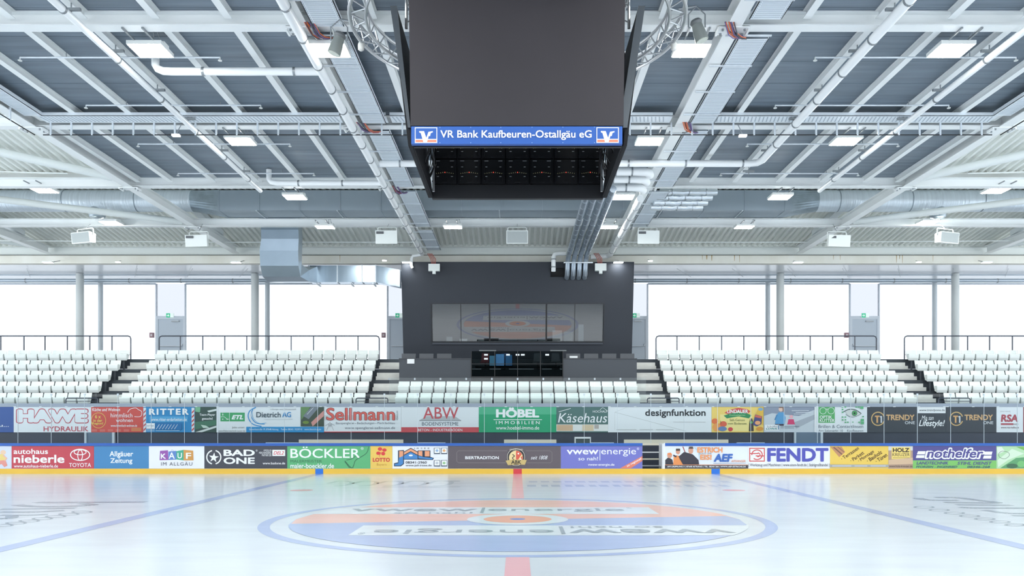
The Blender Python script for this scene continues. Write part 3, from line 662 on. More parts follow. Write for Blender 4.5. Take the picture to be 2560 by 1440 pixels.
L(1120, 1402, (98,91,97), [('l',[(1265,1157),(1146,1157),(1142,1153),(1142,1131),(1146,1127),(1268,1127)],.8,bk),('l',[(1315,1127),(1375,1127),(1380,1131),(1380,1153),(1376,1157),(1316,1157)],.8,bk),('t','BIERTRADITION',1163,1247,1140.5,1148,w_,{'b':.025}),
  ('e',1290,1142.5,24,23.5,(58,56,60)),('o',1290,1142.5,22,21.5,1.2,(214,210,200)),('t','AKTIENBRAUEREI KAUFBEUREN',1274,1307,1122,1126,(214,210,200)),('e',1290,1144,17.5,17.5,(232,214,160)),('p',[(1290,1127)]+ell(1290,1144,17,17,12,-90,90)[1:],(214,96,80)),('l',[(1293,1156),(1305,1137)],3,(232,214,160)),('e',1296,1134,2,2,w_),('e',1302,1148,2,2,w_),('l',smooth_pts([(1281,1136),(1286,1140),(1281,1145),(1286,1150)]),2,(60,56,50)),
  ('p',[(1264,1152),(1278,1149),(1302,1149),(1317,1150),(1312,1162),(1290,1161),(1270,1163)],(200,178,118)),('t','ABK',1278,1303,1150.5,1160,(50,48,50),{'b':.03}),('t','seit 1808',1327,1369,1139,1148.5,w_,{'s':.35})], 'brown grey brewery advert with a round crest')
L(1402, 1606, (116,120,194), [('t','vwew',1417,1496,1124.5,1136,w_,{'b':.02}),('r',1499,1500.5,1125,1151,w_),('t','energie',1503,1590,1120.5,1141,w_),('t','®',1592,1598,1119,1125,w_),('t','so nah!',1446,1495,1142,1151,w_,{'b':.01}),('t','vwew-energie.de',1470,1536,1158.5,1166,w_,{'b':.015}),
  ('p',[(1550,1170.8),(1577,1170.8),(1606,1152),(1606,1140)],(222,130,106)),('t','so regional!',1565,1606,1153,1159.5,w_,{'rot':28,'b':.015})], 'violet blue energy advert with an orange corner stripe')
sk = (206,152,128)
L(1662, 1870, (222,229,238), [('p',[(1663,1150),(1671,1143),(1681,1149),(1684,1163),(1663,1163)],(60,60,68)),('e',1674,1139,6,6.5,sk),('p',[(1668,1137),(1669,1132.5),(1677,1131.5),(1681,1137)],(230,140,90)),('p',[(1684,1142),(1691,1138),(1703,1141),(1708,1163),(1683,1163)],(226,146,88)),('e',1695,1129,5.5,7,sk),('p',[(1689.5,1127),(1690,1121.5),(1700,1121.5),(1700.5,1127)],(80,70,66)),('l',[(1683,1138),(1691,1142)],4,(60,66,80)),
  ('l',[(1707,1116.5),(1714,1134)],2,(150,60,60)),('l',[(1712,1132),(1698,1144)],6,(66,62,68)),('p',[(1698,1145),(1712,1130),(1732,1136),(1746,1150),(1748,1163),(1708,1163)],(62,60,70)),('e',1727,1126.5,6,8,sk),('p',[(1721,1122),(1723,1116.5),(1732,1116.5),(1733.5,1122)],(90,76,70)),('l',smooth_pts([(1736,1118),(1746,1130),(1750,1150)]),2.5,(186,214,226)),
  ('t','ESTRICH',1743,1806,1118,1131.5,(230,148,92),{'b':.04}),('t','GLATT WIE',1747,1779,1132.2,1135.4,K_),('t','EIS!',1750,1779,1136.5,1149.5,(230,148,92),{'b':.04}),('t','AEF',1784,1832,1134.5,1154.5,(62,104,180),{'b':.05,'s':.15}),
  ('t','AITRANGER',1828,1864,1150,1155.5,(224,140,96),{'b':.01}),('r',1783,1864,1157.6,1158.6,(150,160,180)),('r',1662,1870,1161.5,1162.8,(220,150,110)),('r',1662,1870,1162.8,1171,(66,66,76)),('t','AM URSPRUNG 5 | 87648 AITRANG | TEL. 08343 266 | WWW.AEF-ESTRICHE.DE',1668,1864,1164.5,1169.5,w_,{'b':.02})], 'white screed advert with three workmen')
fb, frd = (84,88,176), (206,86,84)
L(1870, 2075, (228,232,238), [('r',1873,1912,1119.5,1154,frd),('r',1875.5,1909.5,1122,1151.5,(228,232,238)),('o',1892.5,1136.8,13,12,2.6,frd,(175,395)),('o',1892.5,1136.8,13,12,2.6,frd,(5,130)),('r',1875.5,1896,1132.5,1135,frd),('r',1889,1909.5,1138.5,1141,frd),('o',1893,1137,7,5,2.2,frd,(-80,90)),
  ('t','FENDT',1918,2071,1120,1154,fb,{'b':.04}),('t','| Werkzeug und Maschinen | www.eisen-fendt.de | Stahlgroßhandel |',1871.5,2073,1158.5,1168,(80,84,92),{'b':.005})], 'white hardware advert with large blue capitals')
L(2075, 2221, (228,196,96), [('p',[(2076,1117),(2104,1117),(2113,1130),(2098,1143)],(188,138,104)),('l',[(2084,1118),(2105,1136)],3,(120,92,80)),('l',[(2094,1117),(2110,1130)],2,(140,104,86)),
  ('t','· Terrassen',2099,2150,1129,1138,(84,66,48),{'rot':34,'b':.015}),('t','· Parkett',2123,2162,1137,1146,(84,66,48),{'rot':34,'b':.015}),('t','· Montage',2142,2188,1136,1146,(84,66,48),{'rot':34,'b':.015}),('t','· Bauholz',2164,2207,1136,1146,(84,66,48),{'rot':34,'b':.015}),('t','· Türen',2187,2219,1140,1150,(84,66,48),{'rot':34,'b':.015}),('r',2075,2221,1161.5,1168,(160,164,168)),('r',2080,2128,1164,1165.6,(214,216,218)),('r',2136,2168,1164,1165.6,(214,216,218)),('r',2176,2214,1164,1165.6,(214,216,218))], 'yellow timber advert with slanted word list')
L(2221, 2282, (176,150,132), [('r',2221,2282,1115.5,1126,(206,208,210)),('r',2229,2276,1118,1148,(232,208,120)),('t','HOLZ',2232,2273,1120,1130.5,(62,52,50),{'b':.04}),('t','KREUZER',2231,2274,1132.5,1140.5,(70,60,54)),('r',2232,2274,1143.6,1145,(170,150,96)),('p',[(2221,1150),(2282,1144),(2282,1160),(2221,1162)],(206,178,150)),('t','www.holz-kreuzer.de',2223,2281,1163,1168,(60,56,56))], 'small wood floor advert with a yellow sign')
nv, ng = (86,82,142), (126,190,106)
L(2282, 2491, nv, [('r',2282,2491,1151,1171.3,ng),('p',[(2295,1128),(2314,1128),(2312,1136),(2292,1136)],w_),('p',[(2291.5,1138),(2311.5,1138),(2310,1145),(2289.5,1145)],w_),('p',[(2463,1129),(2481,1129),(2479,1137),(2460,1137)],w_),('p',[(2459.5,1139),(2479,1139),(2477.5,1146.5),(2457,1146.5)],w_),
  ('t','nothelfer',2311,2463,1118.5,1148,w_,{'b':.085,'s':.22}),('t','nothelfer',2316,2458,1122,1144.5,nv,{'b':.03,'s':.22}),('t','LANDTECHNIK',2291,2371,1153.5,1161.5,nv,{'b':.02,'s':.25}),('t','STIHL DIENST',2393,2480,1154,1162,nv,{'b':.02,'s':.25}),('t','PFORZEN - INGENRIED',2290,2393,1164.3,1169.5,(70,90,120),{'b':.02,'s':.2}),('t','08346-268',2418,2475,1164.5,1169.8,(70,90,120),{'b':.02,'s':.2})], 'violet and green farm machinery advert')
L(2491, 2640, (176,214,172), [('p',[(2492,1118),(2504,1117),(2512,1128),(2494,1136)],(214,226,212)),('p',[(2494,1150),(2530,1122),(2560,1134),(2520,1150),(2495,1168)],(206,226,204)),('l',smooth_pts([(2496,1134),(2505,1128),(2520,1131),(2523,1139),(2512,1147),(2499,1143),(2496,1134)]),1,(96,110,100)),('p',[(2500,1170.5),(2540,1145),(2600,1140),(2600,1170.5)],(96,158,110)),('e',2530,1165,14,6,(70,110,84)),('e',2553,1160,10,8,(120,186,120)),('p',[(2540,1117),(2575,1117),(2575,1132)],(122,178,92))], 'pale green leaf advert at the right picture edge')
LOWER = [(a, b, n) for a, b, c, e, n in lo]
for a, b, c, e, n in lo: banner('board_advert', a, b, 1115.2, 1171.3, BD, c, e, n, 'advert', .011)
GF = mat('glass_edge', (186,198,206), .4)
for k in range(-16, 16):
    a, b = k*GW, (k+1)*GW
    nm = near_ad((a+b)/2)
    if nm == 'outermost advert' and abs(a) > 21: continue
    side = '' 
    t = thing('shield_pane', ((a+b)/2, BD+.05, 1.095), None, 'glass pane', 'glass panes on the boards')
    t['k'] = k
    MB().box(a+.006, b-.006, BD+.04, BD+.055, 1.095, 2.86).build('pane', CLEAR, t)
    MB().box(a-.006, a+.006, BD+.038, BD+.057, 1.095, 2.86).build('joint_strip', GF, t)
    MB().box(a-.03, a+.03, BD+.03, BD+.065, 2.80, 2.87).build('clip', GF, t)
panes = [o for o in COL.objects if o.name.startswith('shield_pane')]
cnt = {}
for o in sorted(panes, key=lambda o: o['k']):
    n = near_ad(o.location.x).split(' with ')[0].split(' in two')[0]; cnt.setdefault(n, []).append(o)
for n, l in cnt.items():
    for i, o in enumerate(l):
        o['label'] = 'single glass pane above the '+n if len(l) == 1 else '%s glass pane from left above the %s' % (ORD[i], n)
        del o['k']
# ================================================================ BANNERS ON THE STAND FRONT
UD = 33.47
up = []
def U(x0, x1, c, els, lab, y0=1017.3, y1=1081): up.append((x0, x1, c, els, lab, y0, y1))
rd, hw = (186,82,96), (222,229,235)
U(-90, 34, (62,92,156), [('t','Allgäu...',-48,22,1060,1069,w_,{'b':.01})], 'blue banner cut off by the left picture edge')
U(34, 228, hw, [('t','HAWE',40,222,1021,1059,rd,{'b':.11,'sp':1.05}),('t','HAWE',42.5,219.5,1023.3,1056.7,hw,{'b':.08,'sp':1.05}),('t','HYDRAULIK',109,221,1066,1078.5,rd,{'b':.02})], 'white banner with big red outlined letters')
U(228, 358, (204,86,80), [('t','Küche und Wohnen',231,300,1020,1028,w_,{'b':.015}),('l',smooth_pts([(319,1031),(324,1024),(331,1021),(340,1020),(346,1024),(354,1029),(353,1039),(347,1042),(336,1041.5)]),1.3,w_),('t','himmlisch',277,331,1033,1043.5,w_),('t','wohnen',290,332,1046,1055,w_),('t','www.himmlisch-wohnen.de',277,343,1061,1067,w_,{'b':.01}),
   ('o',246.5,1051,18,19,1.2,(236,206,110)),('t','6 x',238,252,1037,1046,(236,206,110),{'b':.02}),('t','in der',234,256,1047.5,1055,(236,206,110),{'b':.02}),('t','Region!',231,258,1055.5,1063,(236,206,110),{'b':.02})]+[('r',230+20*i,243+20*i,1074+3*j,1075.2+3*j,(226,150,140)) for i in range(5) for j in range(2)]+[('r',329,354,1070+3*j,1071.2+3*j,(226,180,110)) for j in range(3)], 'red furniture banner with a white cloud outline')
U(358, 487, (52,138,196), [('r',358.5,365,1019.5,1080.5,hw),('r',479,486,1019.5,1080.5,hw)]+[('p',[(359,1030+11*i),(364.5,1024+11*i),(364.5,1028.5+11*i),(359,1034.5+11*i)],(196,84,84)) for i in range(5)]+[('p',[(479.5,1030+11*i),(485.5,1024+11*i),(485.5,1028.5+11*i),(479.5,1034.5+11*i)],(196,84,84)) for i in range(5)]+
   [('t','RITTER',373,472,1021.5,1037,w_,{'b':.04,'sp':1.25}),('r',374,470,1041,1055,(84,164,214)),('t','www.ritter-erdarbeiten.de',378,467,1044.5,1052.5,w_,{'b':.005}),('r',366.5,387.5,1058,1072,w_),('t','RITTER',369,385,1063,1066.5,(70,110,150)),('r',367,387,1074,1075,(180,214,236)),('r',367,387,1077,1078,(180,214,236)),('r',389,455,1057,1074,(44,116,176))]+[('l',[(391+7.6*i,1073),(399+7.6*i,1061)],1,w_) for i in range(7)]+[('r',390,450,1076,1077.2,(180,214,236))], 'blue banner framed by red and white stripes')
U(487, 541, (62,84,80), [('p',[(488,1017.5),(501,1017.5),(500,1031),(488,1029)],(122,180,146)),('p',[(518,1027),(541,1022),(541,1027),(522,1031)],(210,220,220)),('p',[(487,1055),(541,1050),(541,1062),(487,1074)],(72,118,98)),('p',[(488,1080.5),(541,1064),(541,1069),(505,1080.5)],(206,214,214)),('p',[(502,1062),(515,1064),(524,1070),(508,1070)],(196,216,206)),('t','Team-Player',499,538,1034,1041,w_,{'b':.02}),('t','gesucht!',505,532,1043.5,1051,w_,{'b':.02})], 'dark picture banner with a short white slogan')
U(541, 810, hw, [('r',551,612,1031.5,1053.5,(74,164,110)),('t','ETL',579,608,1037.5,1048.5,w_,{'b':.05,'s':.3}),('r',573,574,1031.5,1053.5,hw),('l',[(552,1042),(561,1042),(568,1048),(573,1048)],1,w_),('e',557,1037,1.5,1.5,w_),('e',557,1048,1.5,1.5,w_),('e',568,1048,1.5,1.5,w_),('l',[(557,1032),(557,1037)],.8,w_),('t','Jobs unter:',580,612,1066,1072,(120,128,132)),('t','www.Elektrotechnik-Lauter.de',546,613,1075,1079.5,(110,118,124)),
   ('l',smooth_pts([(640,1018),(624,1028),(621,1044),(632,1060),(654,1066)]),2.4,(66,146,206)),('l',smooth_pts([(632,1023),(628,1040),(640,1057),(662,1060)]),2,(66,146,206)),('l',smooth_pts([(630,1030),(634,1046),(648,1058),(666,1057)]),1.2,(120,180,220)),('t','Lüftungs- und Klimatechnik',676,741,1021,1026,(150,158,162)),('t','Dietrich',641,702,1030,1043.5,(72,88,100),{'b':.02}),('t','AG',706,728,1030,1043,(52,134,196),{'b':.02}),('r',660,732,1047.5,1048.6,(190,198,204)),
   ('r',616,810,1067,1081,(50,142,202)),('t','Gewerbestraße 19, 87648 Aitrang    Telefon 08343 / 92397-0    www.dietrich-ag.de',623,803,1071,1077,(214,232,242)),('r',752,810,1017.5,1066,(70,84,74)),('p',[(752,1017.5),(776,1017.5),(754,1050)],(104,140,96)),('p',[(758,1040),(778,1018),(798,1018),(772,1048)],(120,130,142)),('p',[(778,1056),(810,1026),(810,1040),(782,1066)],(206,150,144)),('l',[(768,1036),(784,1019)],.8,w_),('e',765,1056,8,4,(112,140,70))], 'long white ventilation banner with blue arcs and a photo')
sr = (214,106,98)
U(810, 1003, hw, [('r',810,995,1038,1051,(200,206,210)),('t','Sellmann',815,988,1019,1051.5,(120,70,76),{'b':.035}),('t','Sellmann',816.5,986.5,1020.2,1050.2,(218,104,96),{'b':.01}),('t','GmbH',982,1004,1036,1040.5,(96,104,116),{'rot':90}),('t','Bauspenglerei - Bedachungen - Flachdachbau',840,987,1055,1062,(84,92,108)),('t','www.spenglerei-sellmann.de',862,988,1066.5,1074.5,(84,92,108)),('r',810,1003,1078.8,1081,(196,76,84)),
   ('l',[(817,1076),(825,1054),(834,1076)],.9,(130,134,140)),('l',[(814,1064),(825,1057),(837,1064)],.8,(130,134,140)),('t','W',821,829,1060,1067,(130,134,140))], 'white roofing banner with large coral letters')
U(1003, 1197, hw, [('r',1003,1197,1068,1081,(196,84,92)),('p',[(1048,1051),(1066,1040.5),(1137,1040.5),(1153,1051)],(176,182,188)),('r',1048,1153,1051,1052.2,(110,114,120)),('t','ABW',1058,1146,1018,1047,(190,88,96),{'b':.008}),('t','BODENSYSTEME',1055,1146,1055,1064,(80,92,108)),('t','BETON - INDUSTRIEBÖDEN',1045,1156,1070.5,1078,w_,{'b':.005})], 'white floor maker banner with a red bottom stripe')
gg = (48,160,116)
U(1197, 1391, gg, [('r',1197,1391,1017.5,1036,(84,178,140)),('t','HÖBEL',1240,1348,1018.5,1044,w_,{'b':.05}),('r',1234,1355,1048.5,1050,w_),('t','IMMOBILIEN',1240,1349,1052.5,1060.5,w_,{'sp':1.5,'b':.01}),('t','www.hoebel-immo.de',1240,1348,1065,1074,w_,{'b':.01})], 'green estate agent banner')
U(1391, 1520, (84,116,114), [('r',1391,1520,1061,1078,(222,226,226)),('r',1392,1432,1062,1077,(206,176,146)),('r',1456,1484,1062,1077,(214,196,166)),('r',1486,1497,1062,1072,(176,170,166)),('l',[(1397,1029.5),(1427,1021)],1.2,w_),('t','HOCHALP',1482,1519,1026,1031.5,w_),('l',smooth_pts([(1500,1025),(1507,1019.5),(1518,1027)]),.9,w_),('t','Käsehaus',1395,1518,1033,1056.5,w_,{'s':.2})], 'dark green cheese shop banner in handwriting')
U(1520, 1779, hw, [('l',[(1537,1075),(1537,1030),(1779,1095)][:2],.6,(190,196,200)),('l',[(1537,1030.5),(1715,1078)],.7,(170,176,180)),('l',[(1537,1030.5),(1568,1017.8)],.6,(190,196,200)),('t','designfunktion',1613,1764,1023,1045,(52,56,62),{'b':.03}),('r',1541,1591,1073.4,1075,(176,182,186)),('r',1599,1632,1073.4,1075,(176,182,186)),('r',1640,1684,1073.4,1075,(176,182,186)),('r',1683,1764,1054.5,1055.6,(190,194,198))], 'long white banner with black stencil lettering')
ly = (234,206,116)
U(1779, 1909, ly, [('r',1800,1880,1036,1078,(236,222,150)),('p',[(1811,1032),(1825,1024),(1846,1019.5),(1868,1023),(1876,1028),(1870,1034),(1846,1028),(1821,1036)],(206,84,80)),('p',[(1809,1039),(1828,1033),(1846,1031.5),(1866,1033),(1879,1038),(1872,1046),(1846,1041),(1817,1046)],(56,140,92)),('t','LINDAUER',1818,1870,1024,1033,w_,{'b':.03}),('t','Fruchtsaftgarten',1824,1863,1036,1040.5,(190,226,170)),('t','Saft-Genuss',1824,1862,1047,1053,(96,110,70)),('t','vom Bodensee.',1819,1868,1055.5,1061.5,(96,110,70)),
   ('e',1787,1053,8,7,(226,122,76)),('e',1792,1068,11,10,(232,160,90)),('e',1808,1060,9,7,(214,104,80)),('e',1806,1072,11,6,(104,132,178)),('e',1826,1073,6,5,(206,76,80)),('l',[(1801,1052),(1803,1059)],1,(70,90,50)),('p',[(1872,1078),(1873,1056),(1876,1046),(1880,1046),(1883,1056),(1884,1078)],(70,64,60)),('e',1878,1056,4,3,(90,160,100)),('p',[(1884,1052),(1888,1036),(1905,1041),(1903,1060),(1892,1066),(1882,1062)],(78,80,130)),('p',[(1888,1037),(1904,1041),(1903,1046),(1887,1043)],(206,104,90)),('e',1894,1057,7,5,(234,170,120)),('p',[(1892,1030),(1900,1016.5),(1908,1016.5),(1908,1062),(1903,1060),(1905,1041),(1890,1036)],(222,182,80)),('e',1901,1023,6,4,(130,170,200)),('e',1899,1072,9,5,(214,150,70))], 'yellow fruit juice banner with fruit and bottles')
U(1909, 2039, (140,150,170), [('p',[(1910,1080.5),(1910,1040),(1930,1033),(1965,1037),(1997,1040),(2037,1024),(2037,1080.5)],(196,206,216)),('p',[(1985,1056),(2037,1036),(2037,1048),(1990,1072)],(166,174,186)),('p',[(1937,1060),(1941,1040),(1946,1031),(1960,1031),(1964,1044),(1962,1060)],(92,156,206)),('e',1952,1023,5.5,6,(222,190,176)),('p',[(1946,1020),(1950,1016.5),(1958,1017),(1961,1030),(1957,1029),(1956,1020)],(140,110,100)),('l',[(1943,1036),(1937,1050)],3,(70,130,180)),('p',[(1936,1060),(1962,1060),(1960,1064),(1942,1064)],(66,56,72)),
   ('p',[(1968,1061),(1971,1048),(1984,1048),(1987,1061)],(206,70,114)),('e',1978,1042,4.5,4.5,(226,170,180)),('r',1912,1948,1062,1076,w_),('t','Schöffel',1917,1943,1064,1069,(96,104,120)),('t','LOWA',1915,1943,1070,1074,(40,130,130),{'b':.04}),('r',1945,1947,1063,1074,(40,110,150)),('r',1979,2022,1026,1027.6,(214,220,228)),('r',1989,2027,1030.5,1032,(214,220,228)),('r',1984,2019,1034.5,1036,(214,220,228)),('r',1951,1998,1065,1066.2,(110,120,136)),('r',1951,1985,1069,1070.2,(110,120,136)),('r',2036,2038.5,1017.5,1080.5,w_)], 'outdoor clothing banner with two seated hikers')
og = (92,172,108)
U(2039, 2168, hw, [('r',2046,2087,1015.5,1057,og),('o',2057.5,1027,8,8,1,w_),('o',2077.5,1027,8,8,1,w_),('l',smooth_pts([(2065,1024.5),(2067.5,1022),(2070,1024.5)]),1,w_),('t','OPTIK',2049,2080,1039,1046.5,w_,{'b':.02}),('t','KUTTER',2049,2086,1047.5,1055,w_,{'b':.02}),('t','Brillen & Contactlinsen',2046,2158,1062,1070,(112,124,136)),('t','Am Salzmarkt 10    Kaufbeuren',2046,2158,1073.5,1079.5,(112,124,136)),
   ('p',smooth_pts([(2114,1028),(2124,1023),(2138,1025),(2152,1034),(2138,1042),(2124,1040),(2112,1030)])[:-1],(206,212,212)),('l',smooth_pts([(2108,1030),(2122,1023.5),(2138,1024.5),(2153,1034)]),2.2,(84,96,100)),('l',smooth_pts([(2114,1036),(2128,1043),(2142,1040),(2152,1035)]),1.2,(120,130,134)),('e',2136,1033,7,7,(90,120,110)),('e',2136,1033,5.5,5.5,(84,164,100)),('e',2136,1033,2.4,2.4,(40,60,56))]+
   [('r',x,x+s,y,y+s*.8,(96,176,126)) for (x, y, s) in ((2104,1016,4),(2111,1016,4),(2104,1022,4),(2104,1029,4),(2104,1041,4),(2111,1041,4),(2104,1048,4),(2111,1048,4),(2111,1054,4),(2117,1054,4),(2138,1016,4),(2144,1016,4),(2150,1016,8),(2155,1040,4),(2151,1047,8),(2145,1054,4),(2151,1054,8),(2130,1054,3))], 'white optician banner with a green eye')
tk, gd = (64,70,78), (206,172,116)
def trendy(x): return [('o',x,1047,16,16.5,2.6,gd,(20,340)),('p',[(x-8,1039),(x+4,1039),(x+4,1042.5),(x,1042.5),(x,1057),(x-4,1057),(x-4,1042.5),(x-8,1042.5)],(214,166,112)),('p',[(x+5,1040),(x+10,1040),(x+10,1057),(x+6.5,1057),(x+6.5,1043.5),(x+5,1043.5)],(206,212,220)),('t','TRENDY',x+20,x+91,1036.5,1050.5,(208,170,124),{'b':.035}),('t','ONE',x+67,x+92,1053,1060.5,(196,202,208),{'b':.03})]
U(2168, 2293, tk, trendy(2195), 'dark banner with gold lettering left of the web address')
U(2293, 2365, tk, [('r',2293.5,2364,1016.5,1033,(226,230,234)),('t','www.trendyone.de',2298,2362,1022.5,1029.5,(84,90,98),{'b':.015}),('t','Mia san',2304,2334,1039,1050,w_,{'s':.25}),('t','Lifestyle!',2297,2362,1050,1070,w_,{'s':.3,'b':.02})], 'dark banner with white brushed slogan')
U(2365, 2491, tk, trendy(2391), 'dark banner with gold lettering right of the web address')
U(2491, 2558, hw, [('t','[DAS NEUE]',2501,2526,1027,1031,(150,154,160)),('t','RSA',2502,2545,1036,1055,(170,82,94),{'b':.05,'s':.1}),('r',2502,2533,1058,1062.5,(176,92,102)),('t','RADIO',2533,2546,1058.5,1062.5,(120,104,110)),('t','www.rsa-radio.de',2502,2547,1066,1071,(120,100,108),{'b':.01})], 'white radio banner with dark red letters')
U(2558, 2680, (150,84,92), [('r',2575,2660,1035,1060,(206,180,184))], 'dark red banner at the right picture edge')
for a, b, c, e, n, y0, y1 in up:
    t = banner('sponsor_banner', a, b, y0, y1, UD, c, e, n, 'banner', .015)
    k = 0; m = MB(); x = X(a, UD)+.05
    while x < X(b, UD)-.02: m.box(x-.05, x+.05, UD-.02, UD-.001, 2.455, 2.48); x += 1.01
    m.build('clips', mat('clip_white', (222,228,232)), t)
# door frames in the dark wall
for i, (p0, p1) in enumerate(((211, 280), (1986, 2052))):
    a, b = X(p0, 33.4), X(p1, 33.4)
    d = struct(MB().box(a, a+.07, 33.4, 33.5, 0, 1.46).box(b, b+.09, 33.4, 33.5, 0, 1.46).build('door_%d' % (i+5), mat('post_pale', (184,196,206), .4)))
    MB().box(a+.07, b, 33.44, 33.5, .02, 1.46).build('door_leaf', mat('pale_leaf', (92,112,132), .3), d)
# ================================================================ TEAM BENCHES
WD = mat('bench_wood', (214,208,192), .6)
for p0, p1, nm in ((747, 1008, 'left bench behind the green and yellow adverts'), (1260, 1391, 'short middle bench behind the brewery advert'), (1560, 1821, 'right bench behind the open gate')):
    d = 32.2; a, b = X(p0, d), X(p1, d)
    t = thing('team_bench', ((a+b)/2, d, 0), 'pale wooden '+nm, 'bench', 'team benches')
    MB().box(a, b, d, d+.03, .98, 1.2).build('backrest', WD, t)
    MB().box(a, b, d-.4, d-.05, .45, .49).build('seat', WD, t)
    n = max(2, int((b-a)/1.1)+1)
    for k in range(n):
        x = a+.1+(b-a-.2)*k/(n-1)
        MB().box(x-.02, x+.02, d+.03, d+.07, 0, 1.15).box(x-.02, x+.02, d-.38, d-.34, 0, .45).box(x-.02, x+.02, d-.38, d+.05, .41, .45).build('frame_leg', mat('post_white', (222,226,230), .4), t)
    MB().box(a, b, d+.03, d+.06, .7, .74).box(a, b, d-.2, d-.16, .2, .24).build('rail', mat('post_white', (222,226,230), .4), t)
t = thing('score_box', (X(1457,32), 32, 0), 'white framed glass box behind the boards left of the gate', 'box')
a, b = X(1437,32), X(1477,32); z1 = Z(1092.5,32)
MB().box(a, b, 32, 32.04, 0, z1).build('body', mat('dark_box', (70,84,86), .3), t)
MB().box(a, b, 31.97, 32.3, z1-.06, z1).box(a, a+.035, 31.97, 32.3, 0, z1-.06).box(b-.035, b, 31.97, 32.3, 0, z1-.06).build('frame', mat('post_white', (222,226,230), .4), t)
for k, (p0, p1) in enumerate(((664, 745), (1045, 1113), (1300, 1316), (1477, 1535), (1844, 1912))):
    d = 31.0; a, b = X(p0, d), X(p1, d)
    tag(MB().box(a, b, d, d+.15, 1.06, Z(1106.3, d)).box(a+.02, b-.02, d+.06, d+.1, 0, 1.06).build('shelf', mat('shelf_pale', (196,214,236), .4)), 'narrow pale shelf just above the blue board cap, %s from left' % ORD[k], 'shelf', 'shelves behind the boards')
# ================================================================ VIDEO CUBE
t = thing('video_cube', (0, 15.5, 6.25), 'large black video cube hanging over centre ice', 'video cube')
yf, yb, hw2 = 13.84, 17.16, 1.712
SCR = mat('led_screen', (50,47,51), .45, spec=.3, noise=.12, nscale=(.8,.8,.8))
ft = 13.72; zt = 9.15
def slab(m, p0, p1, p2, p3, n, th):
    n = Vector(n).normalized()*th; a = [Vector(p) for p in (p0, p1, p2, p3)]
    m.hexa([a[0], a[1], a[1]+n, a[0]+n, a[3], a[2], a[2]+n, a[3]+n]); return m
fs = slab(MB(), (-1.735,yf,6.56), (1.715,yf,6.56), (1.735,ft,zt), (-1.755,ft,zt), (0,1,0), .1).build('front_screen', SCR, t)
MB().box(-1.73, 1.71, yf+.1, yf+.16, 6.4, 9.1).build('screen_back_frame', BLACK, t)
sp = MB().box(X(1028,yf-.01), X(1556,yf-.01), yf-.01, yf+.08, Z(360,yf-.01), 6.545).build('sponsor_panel', flat((50,94,170)), t)
cb_ = (50,94,170); vo = (222,130,100)
def vlogo(x): return [('r',x,x+56,318.5,357.5,w_),('r',x+2,x+54,320.5,347.5,cb_),('r',x+2,x+54,349.8,355.5,vo),
    ('p',[(x+11,328),(x+23,328),(x+29,345),(x+34,330),(x+45,328),(x+45,331),(x+40,333),(x+38,341),(x+35,340),(x+30,357.5),(x+22,357.5),(x+15,333),(x+11,331)],w_)]
artwork(sp, vlogo(1037)+vlogo(1491)+[('t','VR Bank Kaufbeuren-Ostallgäu eG',1101,1479,326,350.5,w_,{'b':.018})]+[('e',x,y,1,1,(150,180,220)) for x in (1058,1100,1177,1252,1330,1407,1486) for y in (319,357.8)], lambda u, v, o: (X(u,yf-.01), yf-.01-o, Z(v,yf-.01)))
for s in (-1, 1):
    q = slab(MB(), (s*1.70,yf+.14,6.28), (s*1.70,yb,6.28), (s*1.97,yb,8.53), (s*1.97,yf+.14,8.53), (s,0,0), .09).build('side_screen', mat('cube_black', (26,28,32), .65, spec=.2), t)
    MB().hexa([(s*1.70-.045,yf+.09,6.56),(s*1.79-.0,yf+.09,6.56),(s*1.79,yf+.15,6.56),(s*1.70-.045,yf+.15,6.56),(s*1.97,yf+.09,8.55),(s*2.08,yf+.09,8.55),(s*2.08,yf+.15,8.55),(s*1.97,yf+.15,8.55)]).build('edge_trim', mat('trim_dark_metal', (70,76,82), .3, metal=.5), q)
    MB().add([(s*1.725,yf+.02,6.27),(s*1.735,yf+.02,6.52),(s*1.735,yb,6.52),(s*1.725,yb,6.27)], [(0,1,2,3)] if s < 0 else [(3,2,1,0)]).build('lower_skirt', BLACK, t)
rb = MB().box(-1.71, 1.71, yb-.03, yb+.05, 6.25, 9.0).build('rear_screen', BLACK, t)
MB().box(-1.71, 1.71, yb-.06, yb-.03, 6.25, 6.52).build('rear_skirt', mat('skirt', (30,32,36), .45), t)
MB().box(-1.7, 1.7, yf+.14, yf+.2, 6.26, 6.36).build('front_lower_beam', BLACK, t)
W1 = mat('tick_white', (170,174,176)); led_r = mat('led_red', (255,90,70), emit=.5); led_y = mat('led_yellow', (220,214,160), emit=.2)
mod0 = None
